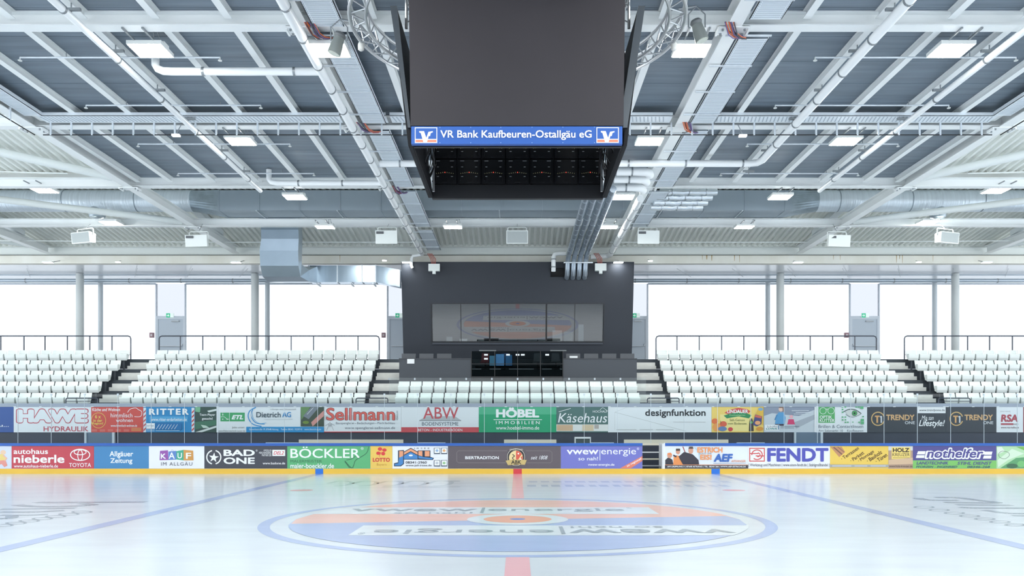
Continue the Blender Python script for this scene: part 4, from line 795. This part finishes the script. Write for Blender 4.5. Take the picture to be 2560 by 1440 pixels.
for i in range(7):
    for j in range(3):
        cx = -1.45+i*.4833; z0 = 6.54+j*.5
        if mod0 is None:
            mod0 = MB().box(-.225, .225, -.07, 0, 0, .48).box(-.2, .2, -.085, -.07, .2, .28).box(-.19, -.17, -.1, -.07, .05, .43).box(.17, .19, -.1, -.07, .05, .43).box(-.06, .06, -.1, -.07, .02, .06).build('screen_module', mat('module_black', (20,22,26), .4), t)
            a = MB()
            for x in (-.14, .14): a.box(x-.04, x+.04, -.102, -.085, .44, .447).box(x-.02, x+.02, -.102, -.085, .32, .327).box(x-.02, x+.02, -.102, -.085, .13, .137)
            a.build('marking', W1, mod0)
            b = MB()
            for k in range(-4, 5):
                if k: b.box(k*.042-.003, k*.042+.003, -.102, -.085, .19+.012*(4-abs(k))*.6, .197+.012*(4-abs(k))*.6)
            b.build('signal_lights', led_y, mod0); MB().box(-.008, .008, -.102, -.085, .21, .222).build('power_light', led_r, mod0)
            # geometry was written in local units around the origin: put it back relative to the root
            for q in (mod0, *mod0.children): q.data.transform(Matrix.Translation(Vector((0,15.5,6.25))))
            m = mod0
        else:
            m = mod0.copy(); COL.objects.link(m)
            for ch in mod0.children: c = ch.copy(); COL.objects.link(c); c.parent = m
        m.location = (cx, yb-.03-15.5, z0-6.25)
random.seed(3)
for s in (-1, 1):
    q = MB()
    for k in range(16):
        y = random.uniform(yf+.4, yb-.3); p = [(s*1.68, y, 6.5)]
        for j in range(5): p.append((s*(1.66+.045*j)-s*random.uniform(0,.1), y+random.uniform(-.2,.2), 6.7+.38*j))
        q.tube(p, .011, 5)
    q.build('cable_bundle', mat('cable_black', (16,16,18), .4), t)
MB().box(1.63, 1.67, yb-.4, yb-.36, 6.3, 8.9).box(-1.67, -1.63, yb-.4, yb-.36, 6.3, 8.9).build('inner_strut', ALU, t)
g = MB()
for s in (-1, 1):
    for y in (14.2, 16.8):
        g.tube([(s*1.85,y,8.3), (s*1.85,y,9.6)], .025, 8)
        g.tube([(s*1.6,y,8.3), (s*1.6,y,9.6)], .025, 8)
        for k in range(4): g.tube([(s*1.85,y,8.4+.28*k), (s*1.6,y,8.54+.28*k), (s*1.85,y,8.68+.28*k)], .012, 6)
    for z in (8.9, 9.15): g.tube([(s*1.85,14.2,z), (s*1.85,16.8,z)], .025, 8); g.tube([(s*1.6,14.2,z), (s*1.6,16.8,z)], .02, 8)
    for k in range(9): g.tube([(s*1.85,14.3+.28*k,8.9), (s*1.85,14.44+.28*k,9.15), (s*1.85,14.58+.28*k,8.9)], .012, 6)
for y in (14.2, 16.8): g.tube([(-1.85,y,9.15),(1.85,y,9.15)], .025, 8)
g.build('hanging_truss', ALU, t, smooth=True)
# ring truss
t = thing('ring_truss', (0, 15.5, 8.9), 'round aluminium truss ring circling the video cube', 'truss')
rings = []
N = 72
for r, z in ((2.72, 8.93), (3.0, 8.93), (2.72, 9.2), (3.0, 9.2)):
    MB().tube([(r*math.cos(2*math.pi*i/N), 15.5+r*math.sin(2*math.pi*i/N), z) for i in range(N)], .034 if r > 2.9 else .03, 8, closed=True).build('ring_tube', ALU, t, smooth=True)
b = MB(); q = lambda r, a, z: (r*math.cos(a), 15.5+r*math.sin(a), z)
for i in range(N):
    a, c = 2*math.pi*i/N, 2*math.pi*(i+1)/N; A, B = ((2.72, 3.0) if i % 2 else (3.0, 2.72)); z, zz = ((8.93, 9.2) if i % 2 else (9.2, 8.93))
    b.tube([q(A,a,8.93), q(B,c,8.93)], .014, 5); b.tube([q(3.0,a,z), q(3.0,c,zz)], .014, 5); b.tube([q(2.72,a,z), q(2.72,c,zz)], .014, 5)
b.build('bracing', ALU, t)
for s in (-1, 1):
    for k, an in enumerate((12, 50)):
        a = math.radians(an); x, y = s*3.02*math.cos(a), 15.5+3.02*math.sin(a)
        tag(MB().tube([(x,y,8.78),(x,y,8.8),(x,y,8.9),(x,y,8.93)], [.03,.055,.06,.05], 12).build('wireless_pod', mat('pod_white', (236,236,230), .4), smooth=True), 'small white pod on the %s side of the truss ring, %s' % ('left' if s < 0 else 'right', ['upper', 'lower'][k]), 'pod', 'pods on the truss ring')
for s, px, py in ((-1, 848, 95), (1, 1742, 62)):
    d = 16.4; x, _, z = P(px, py, d)
    t = thing('spotlight', (x, d, z), 'grey round spotlight %s of the video cube' % ('left' if s < 0 else 'right'), 'spotlight', 'round spotlights')
    v = Vector((-s*-.18*1.0, -.1, -.33)) if s < 0 else Vector((.1, -.05, -.38))
    v = Vector((-.1, .0, -.3)) if s < 0 else Vector((.1, 0, -.3))
    c = Vector((x, d, z))
    MB().tube([c, c+v*.5, c+v], [.1, .12, .13], 16).build('body', mat('spot_grey', (150,156,152), .35, metal=.4), t, smooth=True)
    MB().tube([c-v*.3, c-v*.15, c], [.09, .12, .1], 14).build('ballast', mat('spot_dark', (110,114,116), .4), t, smooth=True)
    MB().tube([c+v, c+v*1.03], .115, 16).build('lens', mat('spot_lens', (200,206,196), .1), t)
    MB().tube([c+Vector((.16,0,-.05)), c+Vector((.16,0,.2)), c+Vector((0,.05,.38)), c+Vector((-.16,0,.2)), c+Vector((-.16,0,-.05))], .014, 6).tube([c+Vector((0,.05,.38)), (x-s*.35,d,z+.3)], .02, 6).build('yoke', STEEL, t)
# ================================================================ LAMPS
EM = mat('lamp_glow', (255,255,250), emit=LAMP); HS = mat('lamp_housing', (236,240,238), .4)
def lamp_thing(x, d, z, label, w=.66, l=.62, tilt=0, hang=True):
    t = thing('ceiling_lamp', (x, d, z), label, 'lamp', 'flat ceiling lamps')
    MB().box(x-w/2-.03, x+w/2+.03, d-l/2-.03, d+l/2+.03, z+.012, z+.09).box(x+w/2-.1, x+w/2+.02, d-.15, d+.1, z+.09, z+.15).build('housing', HS, t)
    MB().box(x-w/2, x+w/2, d-l/2, d+l/2, z, z+.012).build('diffuser', EM, t)
    if hang:
        m = MB()
        for s in (-.2, .2): m.bar((x+s, d-l/2-.55, z+.1), (x+s, d+l/2, z+.1), .035, .03)
        m.tube([(x+.2,d-.3,z+.12),(x+.23,d-.4,z+.22),(x+.28,d-.35,z+.25),(x+.3,d-.2,z+.12)], .008, 6)
        m.build('bracket', STEEL, t)
    return t
RN = ['nearest', 'second', 'third', 'fourth']
for r, (d, xs) in enumerate(((17.86, [-7.68,-3.85,3.63,9.06]), (23.55, [-7.64,3.63,9.05]), (29.25, [-7.63,3.62,9.0]), (33.35, [-7.52,-2.53,3.55,8.85]))):
    for x in xs:
        pos = {-8: 'left', -4: 'inner left', -3: 'inner left', 4: 'inner right', 9: 'right'}[round(x)]
        lamp_thing(x, d*(.983 if x == -3.85 else 1), (9.40 if x == -3.85 else 9.53) if r < 3 else 9.46, 'bright flat lamp, %s one in the %s lamp row' % (pos, RN[r]), l=.6 if r < 3 else .45)
for s, px, py, d in ((-1, 110, 477, 28.95), (1, 2490, 478, 28.95), (-1, 278, 559, 33.5), (1, 2320, 557, 33.5)):
    x, _, z = P(px, py, d)
    lamp_thing(x, d, z, 'bright flat lamp under the %s at the outer %s' % ('round duct' if d > 30 else 'third cross beam', 'left' if s < 0 else 'right'), hang=d < 30)
for d, xs in ((12.2, [-7.68,-3.85,3.63,9.06]), (6.5, [-7.68,-3.85,3.63,9.06])):
    for i, x in enumerate(xs): lamp_thing(x, d, 9.40 if x == -3.85 else 9.53, 'flat lamp above the viewer, %s from left in the row %s' % (ORD[i], 'ahead' if d > 10 else 'overhead'))
for px, nm in ((120,'far left'), (590,'left'), (1017,'left top corner of the control room'), (1546,'right top corner of the control room'), (1995,'right'), (2467,'far right')):
    d = 38.3; x, z = X(px, d), Z(657, d)
    t = thing('flood_lamp', (x, d, z), 'small bright floodlight on the edge beam, '+nm, 'lamp', 'floodlights on the edge beam')
    MB().box(x-.22, x+.22, d-.1, d+.1, z+.01, z+.06).build('housing', HS, t); MB().box(x-.2, x+.2, d-.09, d+.09, z, z+.01).build('diffuser', EM, t)
    MB().bar((x+.08, d+.1, z+.05), (x+.08, 39.14, z+.25), .03, .03).build('bracket', STEEL, t)
for px, py, d, nm in ((440,341,22.4,'left ceiling'), (1857,342,22.4,'right ceiling'), (295,657,38.9,'edge beam at the left'), (961,653,38.9,'edge beam left of the control room'), (1626,654,38.9,'edge beam right of the control room'), (2297,657,38.9,'edge beam at the right')):
    x, _, z = P(px, py, d)
    t = thing('small_lamp', (x, d, z), 'tiny pale lamp on a thin arm, '+nm, 'lamp', 'tiny lamps')
    MB().box(x-.1, x+.1, d-.06, d+.06, z, z+.05).build('head', mat('lamp_pale', (240,244,244), emit=.6), t)
    MB().tube([(x, d, z+.05), (x+(.1 if px < 1294 else -.1), d+.1, z+.35 if d < 30 else z+.12)], .012, 6).build('arm', STEEL, t)
# ================================================================ SPEAKERS
SPW = mat('speaker_white', (232,238,236), .45); SPG = mat('speaker_grille', (176,184,184), .6)
def speaker(px, py, w, h, yaw, front, nm):
    d = 33.2; x, _, z = P(px, py, d)
    t = thing('loudspeaker', (x, d, z-h/2), 'white loudspeaker hanging from the fourth cross beam, '+nm, 'loudspeaker', 'hanging loudspeakers')
    c, s_ = math.cos(yaw), math.sin(yaw)
    def T(p): return (x+p[0]*c-p[1]*s_, d+p[0]*s_+p[1]*c, z+p[2])
    body = [(-w/2,-.2,-h/2),(w/2,-.2,-h/2),(w/2*.7,.2,-h/2+.08),(-w/2*.7,.2,-h/2+.08),(-w/2,-.26,h/2),(w/2,-.26,h/2),(w/2*.7,.2,h/2),(-w/2*.7,.2,h/2)]
    MB().hexa([T(p) for p in body]).build('cabinet', SPW, t)
    if front: MB().add([T(p) for p in ((-w/2+.03,-.206,-h/2+.03),(w/2-.03,-.206,-h/2+.03),(w/2-.03,-.262,h/2-.03),(-w/2+.03,-.262,h/2-.03))], [(0,1,2,3)]).build('grille', SPG, t)
    else: MB().box(*(x-w/2+.04, x-w/2+.32, d-.275, d-.255, z+h/2-.13, z+h/2-.04)).build('connector_panel', mat('conn', (96,100,104)), t)
    r = [T(p) for p in ((-w/2+.06,0,h/2-.1),(-w/2+.06,0,h/2+.14),(-w/2+.1,0,h/2+.18),(w/2-.1,0,h/2+.18),(w/2-.06,0,h/2+.14),(w/2-.06,0,h/2-.1))]
    MB().tube(r, .02, 8).build('bracket', SPW, t, smooth=True)
    MB().tube([(x, d, z+h/2+.18), (x, d+.4, 9.66)], .008, 6).build('hanger', STEEL, t)
speaker(213, 597, .92, .42, -.35, True, 'far left')
speaker(497, 605, .88, .44, -.1, False, 'at the left roof beam')
speaker(968, 596, .84, .5, 0, False, 'left of centre')
speaker(1293, 596, .84, .5, 0, True, 'in the centre under the video cube')
speaker(1619, 596, .84, .5, 0, False, 'right of centre')
speaker(2092, 605, .88, .44, .1, False, 'at the right roof beam')
speaker(2363, 597, .92, .42, .35, True, 'far right')
# ================================================================ PIPES
def pipe(name, pts, r, label, cat='pipe', m=PIPE, rings=(), ring_m=STEEL, group=None):
    t = thing(name, pts[0], label, cat, group)
    MB().tube(pts, r, 14).build('tube', m, t, smooth=True)
    for (p, ax) in rings:
        a = Vector(p); v = Vector((.025,0,0)) if ax == 'x' else (Vector((0,.025,0)) if ax == 'y' else Vector((0,0,.025)))
        MB().tube([a-v, a+v], r+.012, 14).build('clamp', ring_m, t)
    return t
def yr(x, z, a, b, st=1.3): return [((x, a+st*i, z), 'y') for i in range(int((b-a)/st)+1)]
def xr(y, z, a, b, st=1.5): return [((a+st*i, y, z), 'x') for i in range(int((b-a)/st)+1)]
pipe('roof_pipe', [(-4.3,6,9.46),(-4.3,38.4,9.46)], .1, 'long white pipe under the beam left of the video cube', rings=yr(-4.3,9.46,13.2,38.2))
pipe('roof_pipe', [(7.2,6,9.52),(7.2,25.1,9.52),(7.12,25.35,9.52),(6.9,25.43,9.52),(-4.1,25.43,9.52)], .1, 'white pipe right of the video cube turning behind it', rings=yr(7.2,9.52,12.5,24.5,1.6)+xr(25.43,9.52,-3.5,7,1.7))
pipe('roof_pipe', [(10.0,10,9.5),(10.0,28.3,9.5)], .07, 'slim white pipe under the right ceiling half', rings=yr(10,9.5,16,28,2.2))
pipe('roof_pipe', [(-8.52,10,9.5),(-8.52,28.3,9.5)], .07, 'slim white pipe under the left ceiling half', rings=yr(-8.52,9.5,16,28,2.2))
pipe('roof_pipe', [(-7.95,18.75,9.9),(-7.95,18.75,9.62),(-7.9,18.75,9.54),(-7.78,18.75,9.49),(-7.6,18.75,9.48),(-4.35,18.75,9.48)], .085, 'white branch pipe with an elbow near the upper left lamp', rings=xr(18.75,9.48,-6.9,-4.6,2.0))
pipe('roof_pipe', [(-7.95,27.3,9.9),(-7.95,27.3,9.6),(-7.88,27.3,9.51),(-7.7,27.3,9.47),(-4.35,27.3,9.47)], .085, 'white branch pipe in front of the third cross beam', rings=xr(27.3,9.47,-7,-4.6,1.4))
pipe('roof_pipe', [(4.15,28.9,9.4),(4.15,38.3,9.4),(4.05,38.5,9.4),(3.85,38.55,9.38),(3.3,38.55,9.36)], .12, 'thick white pipe under the beam right of the spiral ducts', rings=yr(4.15,9.4,30,38.2,1.5))
pipe('roof_pipe', [(-4.3,38.4,9.42),(-4.5,38.45,9.4),(-4.72,38.45,9.37),(-4.78,38.45,9.25),(-4.78,38.45,8.95),(-4.74,38.5,8.85)], .065, 'white pipe end dropping at the control room top left')
pipe('roof_pipe', [(2.15,38.1,9.42),(1.85,38.1,9.42),(1.66,38.1,9.38),(1.6,38.1,9.25),(1.6,38.1,8.75),(1.6,38.14,8.62)], .1, 'white drop pipe left of the four duct ends', rings=[((1.6,38.1,9.15),'z'),((1.6,38.1,8.8),'z')])
for k, (y0, z) in enumerate(((26.15, 9.50), (26.85, 9.47), (27.6, 9.42))):
    pipe('flexible_pipe', [(2.6,y0,z),(3.6,y0,z),(3.92,y0+.05,z),(4.05,y0+.16,z),(4.1,y0+.3,z-.03)], .13, 'white bent hose behind the cube bottom right, %s from top' % ORD[k], 'hose', m=PIPE, group='white hoses', rings=[((3.0,y0,z),'x'),((3.5,y0,z),'x')])
SPD = mat('spiral_duct', (178,190,202), .32, metal=.6)
for k, r in enumerate((.297, .332, .367, .402)):
    x = r*7.6; pts = [(x,27.3,9.28),(x,37.6,9.28),(x,37.95,9.22),(x-.02,38.12,9.0),(x-.03,38.14,8.75),(x-.03,38.3,8.5),(x-.03,38.62,8.42)]
    t = thing('spiral_duct', (x,37,9.28), 'spiral wound duct entering the control room, %s of four from left' % ORD[k], 'duct', 'four spiral ducts')
    MB().tube(pts, .112, 16).build('tube', SPD, t, smooth=True)
    m = MB()
    for j in range(13): m.tube([(x, 27.8+.8*j, 9.28), (x+.0, 27.815+.8*j, 9.28)], .117, 16)
    m.build('seam', mat('seam_light', (206,216,222), .3, metal=.5), t)
tag(MB().bar((2.05,37.98,8.98),(3.35,37.98,8.98),.05,.05).build('support_rail', ZINCL), 'short steel rail holding the four spiral ducts', 'rail')
for i, (px, py, d, nm) in enumerate(((1085,669,38.0,'left'), (1502,668,38.0,'right'))):
    x, _, z = P(px, py, d)
    t = thing('junction_box', (x, d, z-.15), 'white junction box at the top of the control room, '+nm, 'box', 'junction boxes')
    MB().box(x-.25, x+.25, d, d+.2, z-.15, z+.17).build('housing', SPW, t); MB().box(x-.07, x+.07, d-.02, d+.14, z-.28, z-.15).build('plug', SPW, t)
    m = MB(); 
    for j in range(4): m.tube([(x-.1+.05*j,d+.1,z+.15),(x-.15+.07*j,d+.1,z+.4),(x-.3+.06*j,d+.1,z+.65)], .016, 6)
    m.build('cable', mat('cable_red', (176,96,84), .5), t)
# sprinkler lines
for k, (y, a, b, py) in enumerate(((18.45,(50,550),(2038,2540),0), (21.2,(215,652),(1938,2372),0), (24.1,(345,725),(1868,2245),0), (26.9,(445,785),(1802,2145),0))):
    for (p0, p1), sd in ((a, 'left'), (b, 'right')):
        x0, x1 = X(p0, y), X(p1, y)
        t = thing('sprinkler_line', ((x0+x1)/2, y, 9.65), 'thin sprinkler pipe under the %s ceiling half, %s row from the viewer' % (sd, ORD[k]), 'pipe', 'sprinkler pipes')
        MB().tube([(x0,y,9.66),(x1,y,9.66)], .02, 8).build('tube', ZINCL, t)
        for x in (x0, x1): MB().tube([(x,y,9.66),(x,y,9.6)], .014, 6).tube([(x,y,9.6),(x,y,9.585)], .045, 8).build('sprinkler_head', mat('sprink', (222,226,224), .3), t)
        MB().tube([(x0+1,y,9.66),(x0+1,y,9.77)], .01, 6).tube([(x1-1,y,9.66),(x1-1,y,9.77)], .01, 6).build('hanger', STEEL, t)
# clamps where slim pipes cross purlins
for x, sd in ((-8.52,'left'), (10.0,'right'), (7.2,'inner right')):
    for k, y in enumerate((16.3, 18.1, 20.2, 22.1, 24.6, 26.6)):
        tag(MB().box(x-.18, x+.18, y-.03, y+.03, 9.62, 9.67).box(x-.01, x+.01, y-.01, y+.01, 9.5, 9.772).build('pipe_hanger', STEEL), 'grey pipe hanger over the %s pipe, %s from the viewer' % (sd, ORD[k]), 'hanger', 'pipe hangers')
# ================================================================ CABLE TRAYS
def tray_y(x0, x1, segs, z, label):
    t = thing('cable_tray', ((x0+x1)/2, segs[0][0], z), label, 'cable tray', 'cable trays')
    for a, b in segs:
        m = MB().box(x0, x1, a, b, z, z+.012).box(x0, x0+.015, a, b, z, z+.07).box(x1-.015, x1, a, b, z, z+.07)
        tr = m.build('tray_section', mat('tray_mesh', (230,238,244), .5, metal=.1), t)
        q = MB(); y = a+.06
        while y < b-.05:
            q.box(x0+.07, x1-.07, y, y+.018, z-.003, z); q.box(x0+.02, x0+.05, y, y+.03, z-.003, z); q.box(x1-.05, x1-.02, y, y+.03, z-.003, z); y += .075
        q.build('perforation', mat('tray_holes', (172,184,195), .6), tr)
    y = segs[0][0]
    while y < segs[-1][1]: MB().box(min(x0,-4.4 if x0 < 0 else 4.2), max(x1, -4.0 if x0 < 0 else 4.5), y-.02, y+.02, z-.035, z-.005).build('cross_bar', ZINCL, t); y += 1.45
tray_y(-4.05, -3.43, [(10,16.9),(17.3,22.3),(22.9,28.2),(28.8,33.8),(34.4,38.3)], 9.6, 'perforated cable tray beside the beam left of the video cube')
tray_y(4.5, 5.13, [(10,16.6),(17.45,22.3),(22.9,28.2),(28.8,33.8)], 9.6, 'perforated cable tray beside the beam right of the video cube')
ly = MB()
t = thing('cable_tray', (0, 22.3, 9.66), 'long perforated cable tray crossing in front of the second cross beam', 'cable tray', 'cable trays')
for a, b in ((-12.4,-4.6),(-4.1,-3.4),(-3.3,4.0),(4.6,12.4)):
    tr = MB().box(a, b, 22.0, 22.5, 9.69, 9.702).box(a, b, 22.0, 22.012, 9.69, 9.78).build('tray_section', mat('tray_mesh', (230,238,244), .5, metal=.1), t)
    q = MB(); x = a+.05
    while x < b-.15: q.hexa([(x,22.06,9.687),(x+.03,22.06,9.687),(x+.09,22.42,9.687),(x+.06,22.42,9.687),(x,22.06,9.69),(x+.03,22.06,9.69),(x+.09,22.42,9.69),(x+.06,22.42,9.69)]); x += .1
    q.build('perforation', mat('tray_holes', (172,184,195), .6), tr)
x = -12.3
while x < 12.4:
    MB().box(x-.02, x+.02, 22.48, 22.52, 9.36, 9.69).build('drop_bar', ZINCL, t); x += .545
MB().tube([(-12.5,22.5,9.37),(12.5,22.5,9.37)], .014, 6).build('black_cable', mat('cable_black', (16,16,18), .4), t)
for s, sd in ((-1,'left'), (1,'right')):
    x0, x1 = sorted((s*12.7, s*12.25))
    t = thing('cable_tray', (s*12.5, 18, 9.66), 'cable tray along the %s edge of the dark ceiling' % sd, 'cable tray', 'cable trays')
    tr = MB().box(x0, x1, 10, 22.0, 9.69, 9.702).box(x0 if s > 0 else x1-.012, x0+.012 if s > 0 else x1, 10, 22, 9.69, 9.79).build('tray_section', mat('tray_mesh', (230,238,244), .5, metal=.1), t)
    q = MB(); y = 14.0
    while y < 21.9: q.box(x0+.05, x1-.05, y, y+.02, 9.687, 9.69); y += .08
    q.build('perforation', mat('tray_holes', (172,184,195), .6), tr)
    y = 15.0
    while y < 22: MB().box(s*12.72-.02, s*12.72+.02, y-.02, y+.02, 9.36, 9.69).build('drop_bar', ZINCL, t); y += .8
    MB().tube([(s*12.72,10,9.37),(s*12.72,22.5,9.37)], .014, 6).build('black_cable', mat('cable_black', (16,16,18), .4), t)
random.seed(11)
for (x, y, w, nm) in ((4.4,17.1,.5,'at the nearest beam right of the cube'), (4.6,22.6,.4,'at the second beam right of the cube'), (-3.9,22.6,.4,'at the second beam left of the cube'), (-3.9,28.5,.3,'at the third beam left of the cube'), (-3.95,17.1,.3,'at the nearest beam left of the cube')):
    t = thing('cable_loop', (x, y, 9.5), 'sagging bundle of orange and violet cables '+nm, 'cables', 'cable bundles')
    for c in ((214,110,64), (110,92,140), (70,74,84)):
        m = MB()
        for k in range(4):
            o = random.uniform(-.1,.1); sg = random.uniform(.03,.12)
            m.tube(smooth_pts3([(x-w/2+o,y-.35,9.62),(x-w/4+o,y-.12,9.56-sg),(x+o,y,9.55-sg),(x+w/4+o,y+.15,9.57-sg*.6),(x+w/3+o,y+.35,9.62)]) if False else [(x-w/2+o,y-.35,9.62),(x-w/4+o,y-.12,9.58-sg),(x+o,y,9.56-sg),(x+w/4+o,y+.15,9.58-sg*.6),(x+w/3+o,y+.35,9.62)], .012, 5)
        m.build('cable', mat('cable_%d' % c[0], c, .5), t)
# ================================================================ DUCTS
DUCTR = mat('round_duct', (218,228,236), .34, metal=.35, bump=.9, noise=.12, nscale=(14,.6,.6))
for s, x0, x1, nm in ((-1, -32, -12.5, 'left'), (1, 11.5, 32, 'right')):
    t = thing('round_duct', ((x0+x1)/2, 32.9, 9.97), 'thick round spiral duct crossing the %s side under the roof' % nm, 'duct', 'round ducts')
    MB().tube([(x0+ (x1-x0)*i/20, 32.9, 10.38) for i in range(21)], .41, 32).build('tube', DUCTR, t, smooth=True)
    x = x0+.8
    m = MB()
    while x < x1: m.tube([(x,32.9,10.38),(x+.03,32.9,10.38)], .42, 32); x += 2.76
    m.build('joint_ring', mat('joint_dark', (140,152,162), .4, metal=.5), t)
    n = X(243 if s < 0 else 2345, 32.9)
    MB().tube([(n,32.9,10.2),(n,32.9,9.82),(n,32.9,9.74),(n,32.9,9.7)], [.3,.3,.27,.12], 20).build('outlet_nozzle', mat('nozzle', (150,162,170), .35, metal=.5), t, smooth=True)
    # transition to the box duct
    e = x1 if s < 0 else x0; b = e-s*1.0
    v = []; N = 32
    for k in range(N):
        a = 2*math.pi*k/N; v.append((e, 32.9+.41*math.cos(a), 10.38+.41*math.sin(a)))
    for k in range(N):
        a = 2*math.pi*k/N; c_, s2 = math.cos(a), math.sin(a); mm = max(abs(c_), abs(s2)); v.append((b, 33.3+.6*c_/mm, 10.36+.39*s2/mm))
    MB().add(v, [(k, (k+1)%N, N+(k+1)%N, N+k) for k in range(N)]).build('transition', ZINC, t)
t = thing('box_duct', (0, 33.3, 9.97), 'long rectangular metal duct behind the third cross beam', 'duct')
MB().box(-11.5, 10.5, 32.7, 33.9, 9.97, 10.74).build('casing', mat('duct_box', (160,173,184), .4, metal=.3, noise=.1, nscale=(.3,1,1)), t)
x = -11.45
while x < 10.5: MB().box(x-.012, x+.012, 32.675, 33.83, 9.955, 10.75).build('flange', mat('duct_flange', (170,182,192), .4, metal=.5), t); x += 1.55
x = -10.0
while x < 9.9: MB().bar((x,32.65,9.95),(x,33.85,9.95),.035,.03).build('support_bar', ZINCL, t); x += 3.1
# branch duct down to the control room
t = thing('branch_duct', (-9.8, 35, 8.1), 'wide metal duct bending down left of the control room', 'duct')
ZB2 = mat('duct_shiny', (176,192,206), .28, metal=.65, noise=.15, nscale=(.8,.8,.8))
path = [(33.92,10.36,.36),(34.75,10.3,.35),(35.3,10.05,.35),(35.62,9.6,.35),(35.75,9.1,.35),(35.95,8.6,.34),(36.3,8.32,.3),(36.9,8.2,.25),(38.0,8.45,.36)]
vs = []; fs = []
xl = [(-10.3,-8.9),(-10.4,-8.85),(-10.55,-9.0),(-10.6,-9.05),(-10.7,-9.1),(-10.75,-9.15),(-10.8,-9.2),(-10.8,-9.0),(-10.4,-8.9)]
for i, (y, z, h) in enumerate(path):
    a = path[max(i-1,0)]; b = path[min(i+1,len(path)-1)]; d_ = Vector((0, b[0]-a[0], b[1]-a[1])).normalized(); n = Vector((0, -d_.z, d_.y))
    for sx, sn in ((0,-1),(1,-1),(1,1),(0,1)): vs.append((xl[i][sx], y+n.y*h*sn, z+n.z*h*sn))
for i in range(len(path)-1):
    for k in range(4): fs.append((4*i+k, 4*i+(k+1)%4, 4*i+4+(k+1)%4, 4*i+4+k))
fs += [(3,2,1,0), (32,33,34,35)]
MB().add(vs, fs).build('elbow_casing', ZB2, t)
MB().hexa([(-9.3,37.9,8.1),(-6.3,37.9,8.1),(-6.3,38.4,8.1),(-9.3,38.4,8.1),(-9.3,37.9,8.84),(-6.3,37.9,8.84),(-6.3,38.4,8.84),(-9.3,38.4,8.84)]).hexa([(-6.3,37.9,8.1),(-5.27,38.25,7.95),(-5.27,38.75,7.95),(-6.3,38.4,8.1),(-6.3,37.9,8.84),(-5.27,38.25,8.72),(-5.27,38.75,8.72),(-6.3,38.4,8.84)]).build('horizontal_casing', mat('duct_shiny2', (170,188,204), .22, metal=.8, noise=.3, nscale=(3,.2,.2)), t)
for x in (-9.25, -8.0, -6.9, -6.3): MB().box(x-.02, x+.02, 37.87, 38.43, 8.07, 8.87).build('flange', ZINCL, t)
for x in (-8.9, -7.4, -6.4): MB().bar((x,37.8,8.03),(x,38.6,8.03),.05,.05).build('support_bar', ZINCL, t)
# silver hoses on the right
for k, py in enumerate((480, 493, 506, 518)):
    d = 29.5+.25*k; z = Z(py, d); x0, x1 = X(1650-8*k, d), X(1792-12*k, d)
    t = thing('silver_hose', (x0, d, z-.12), 'shiny silver insulated pipe right of the cable tray, %s from top' % ORD[k], 'pipe', 'silver pipes')
    MB().tube([(x0+(x1-x0)*i/12, d+.02*math.sin(i*1.7), z+.01*math.sin(i*2.3)) for i in range(13)], .11, 14).build('sleeve', mat('foil', (222,230,236), .25, metal=.7, bump=1, nscale=(6,6,6)), t, smooth=True)
    m = MB()
    for i in range(3): x = x0+(x1-x0)*(.2+.3*i); m.tube([(x,d,z),(x+.03,d,z)], .122, 14)
    m.build('strap', STEEL, t)
# pipes under the promenade ceiling
for s, sd in ((-1,'left'), (1,'right')):
    a, b = sorted((s*5.4, s*33))
    pipe('promenade_pipe', [(a,42.9,9.02),(b,42.9,9.02)], .1, 'grey pipe over the rear glazing, %s of the control room' % sd, m=mat('pipe_grey', (178,190,200), .35, metal=.4), rings=xr(42.9,9.02,a+.5,b-1,2.6))
    pipe('promenade_pipe', [(a,41.9,9.13),(b,41.9,9.13)], .03, 'thin grey pipe under the rear ceiling, %s side' % sd, m=mat('pipe_grey', (178,190,200), .35, metal=.4))
    m = MB()
    for k in range(9): x = s*(7.5+2.6*k); m.tube([(x,40.2,9.12),(x+s*1.1,42.4,9.12)], .012, 6)
    m2 = thing('sprinkler_branch', (s*16, 41, 9.12), 'row of thin sprinkler branches under the rear ceiling, %s' % sd, 'pipes'); m.build('tube', STEEL, m2)
    x = s*14.9 if s < 0 else 13.0
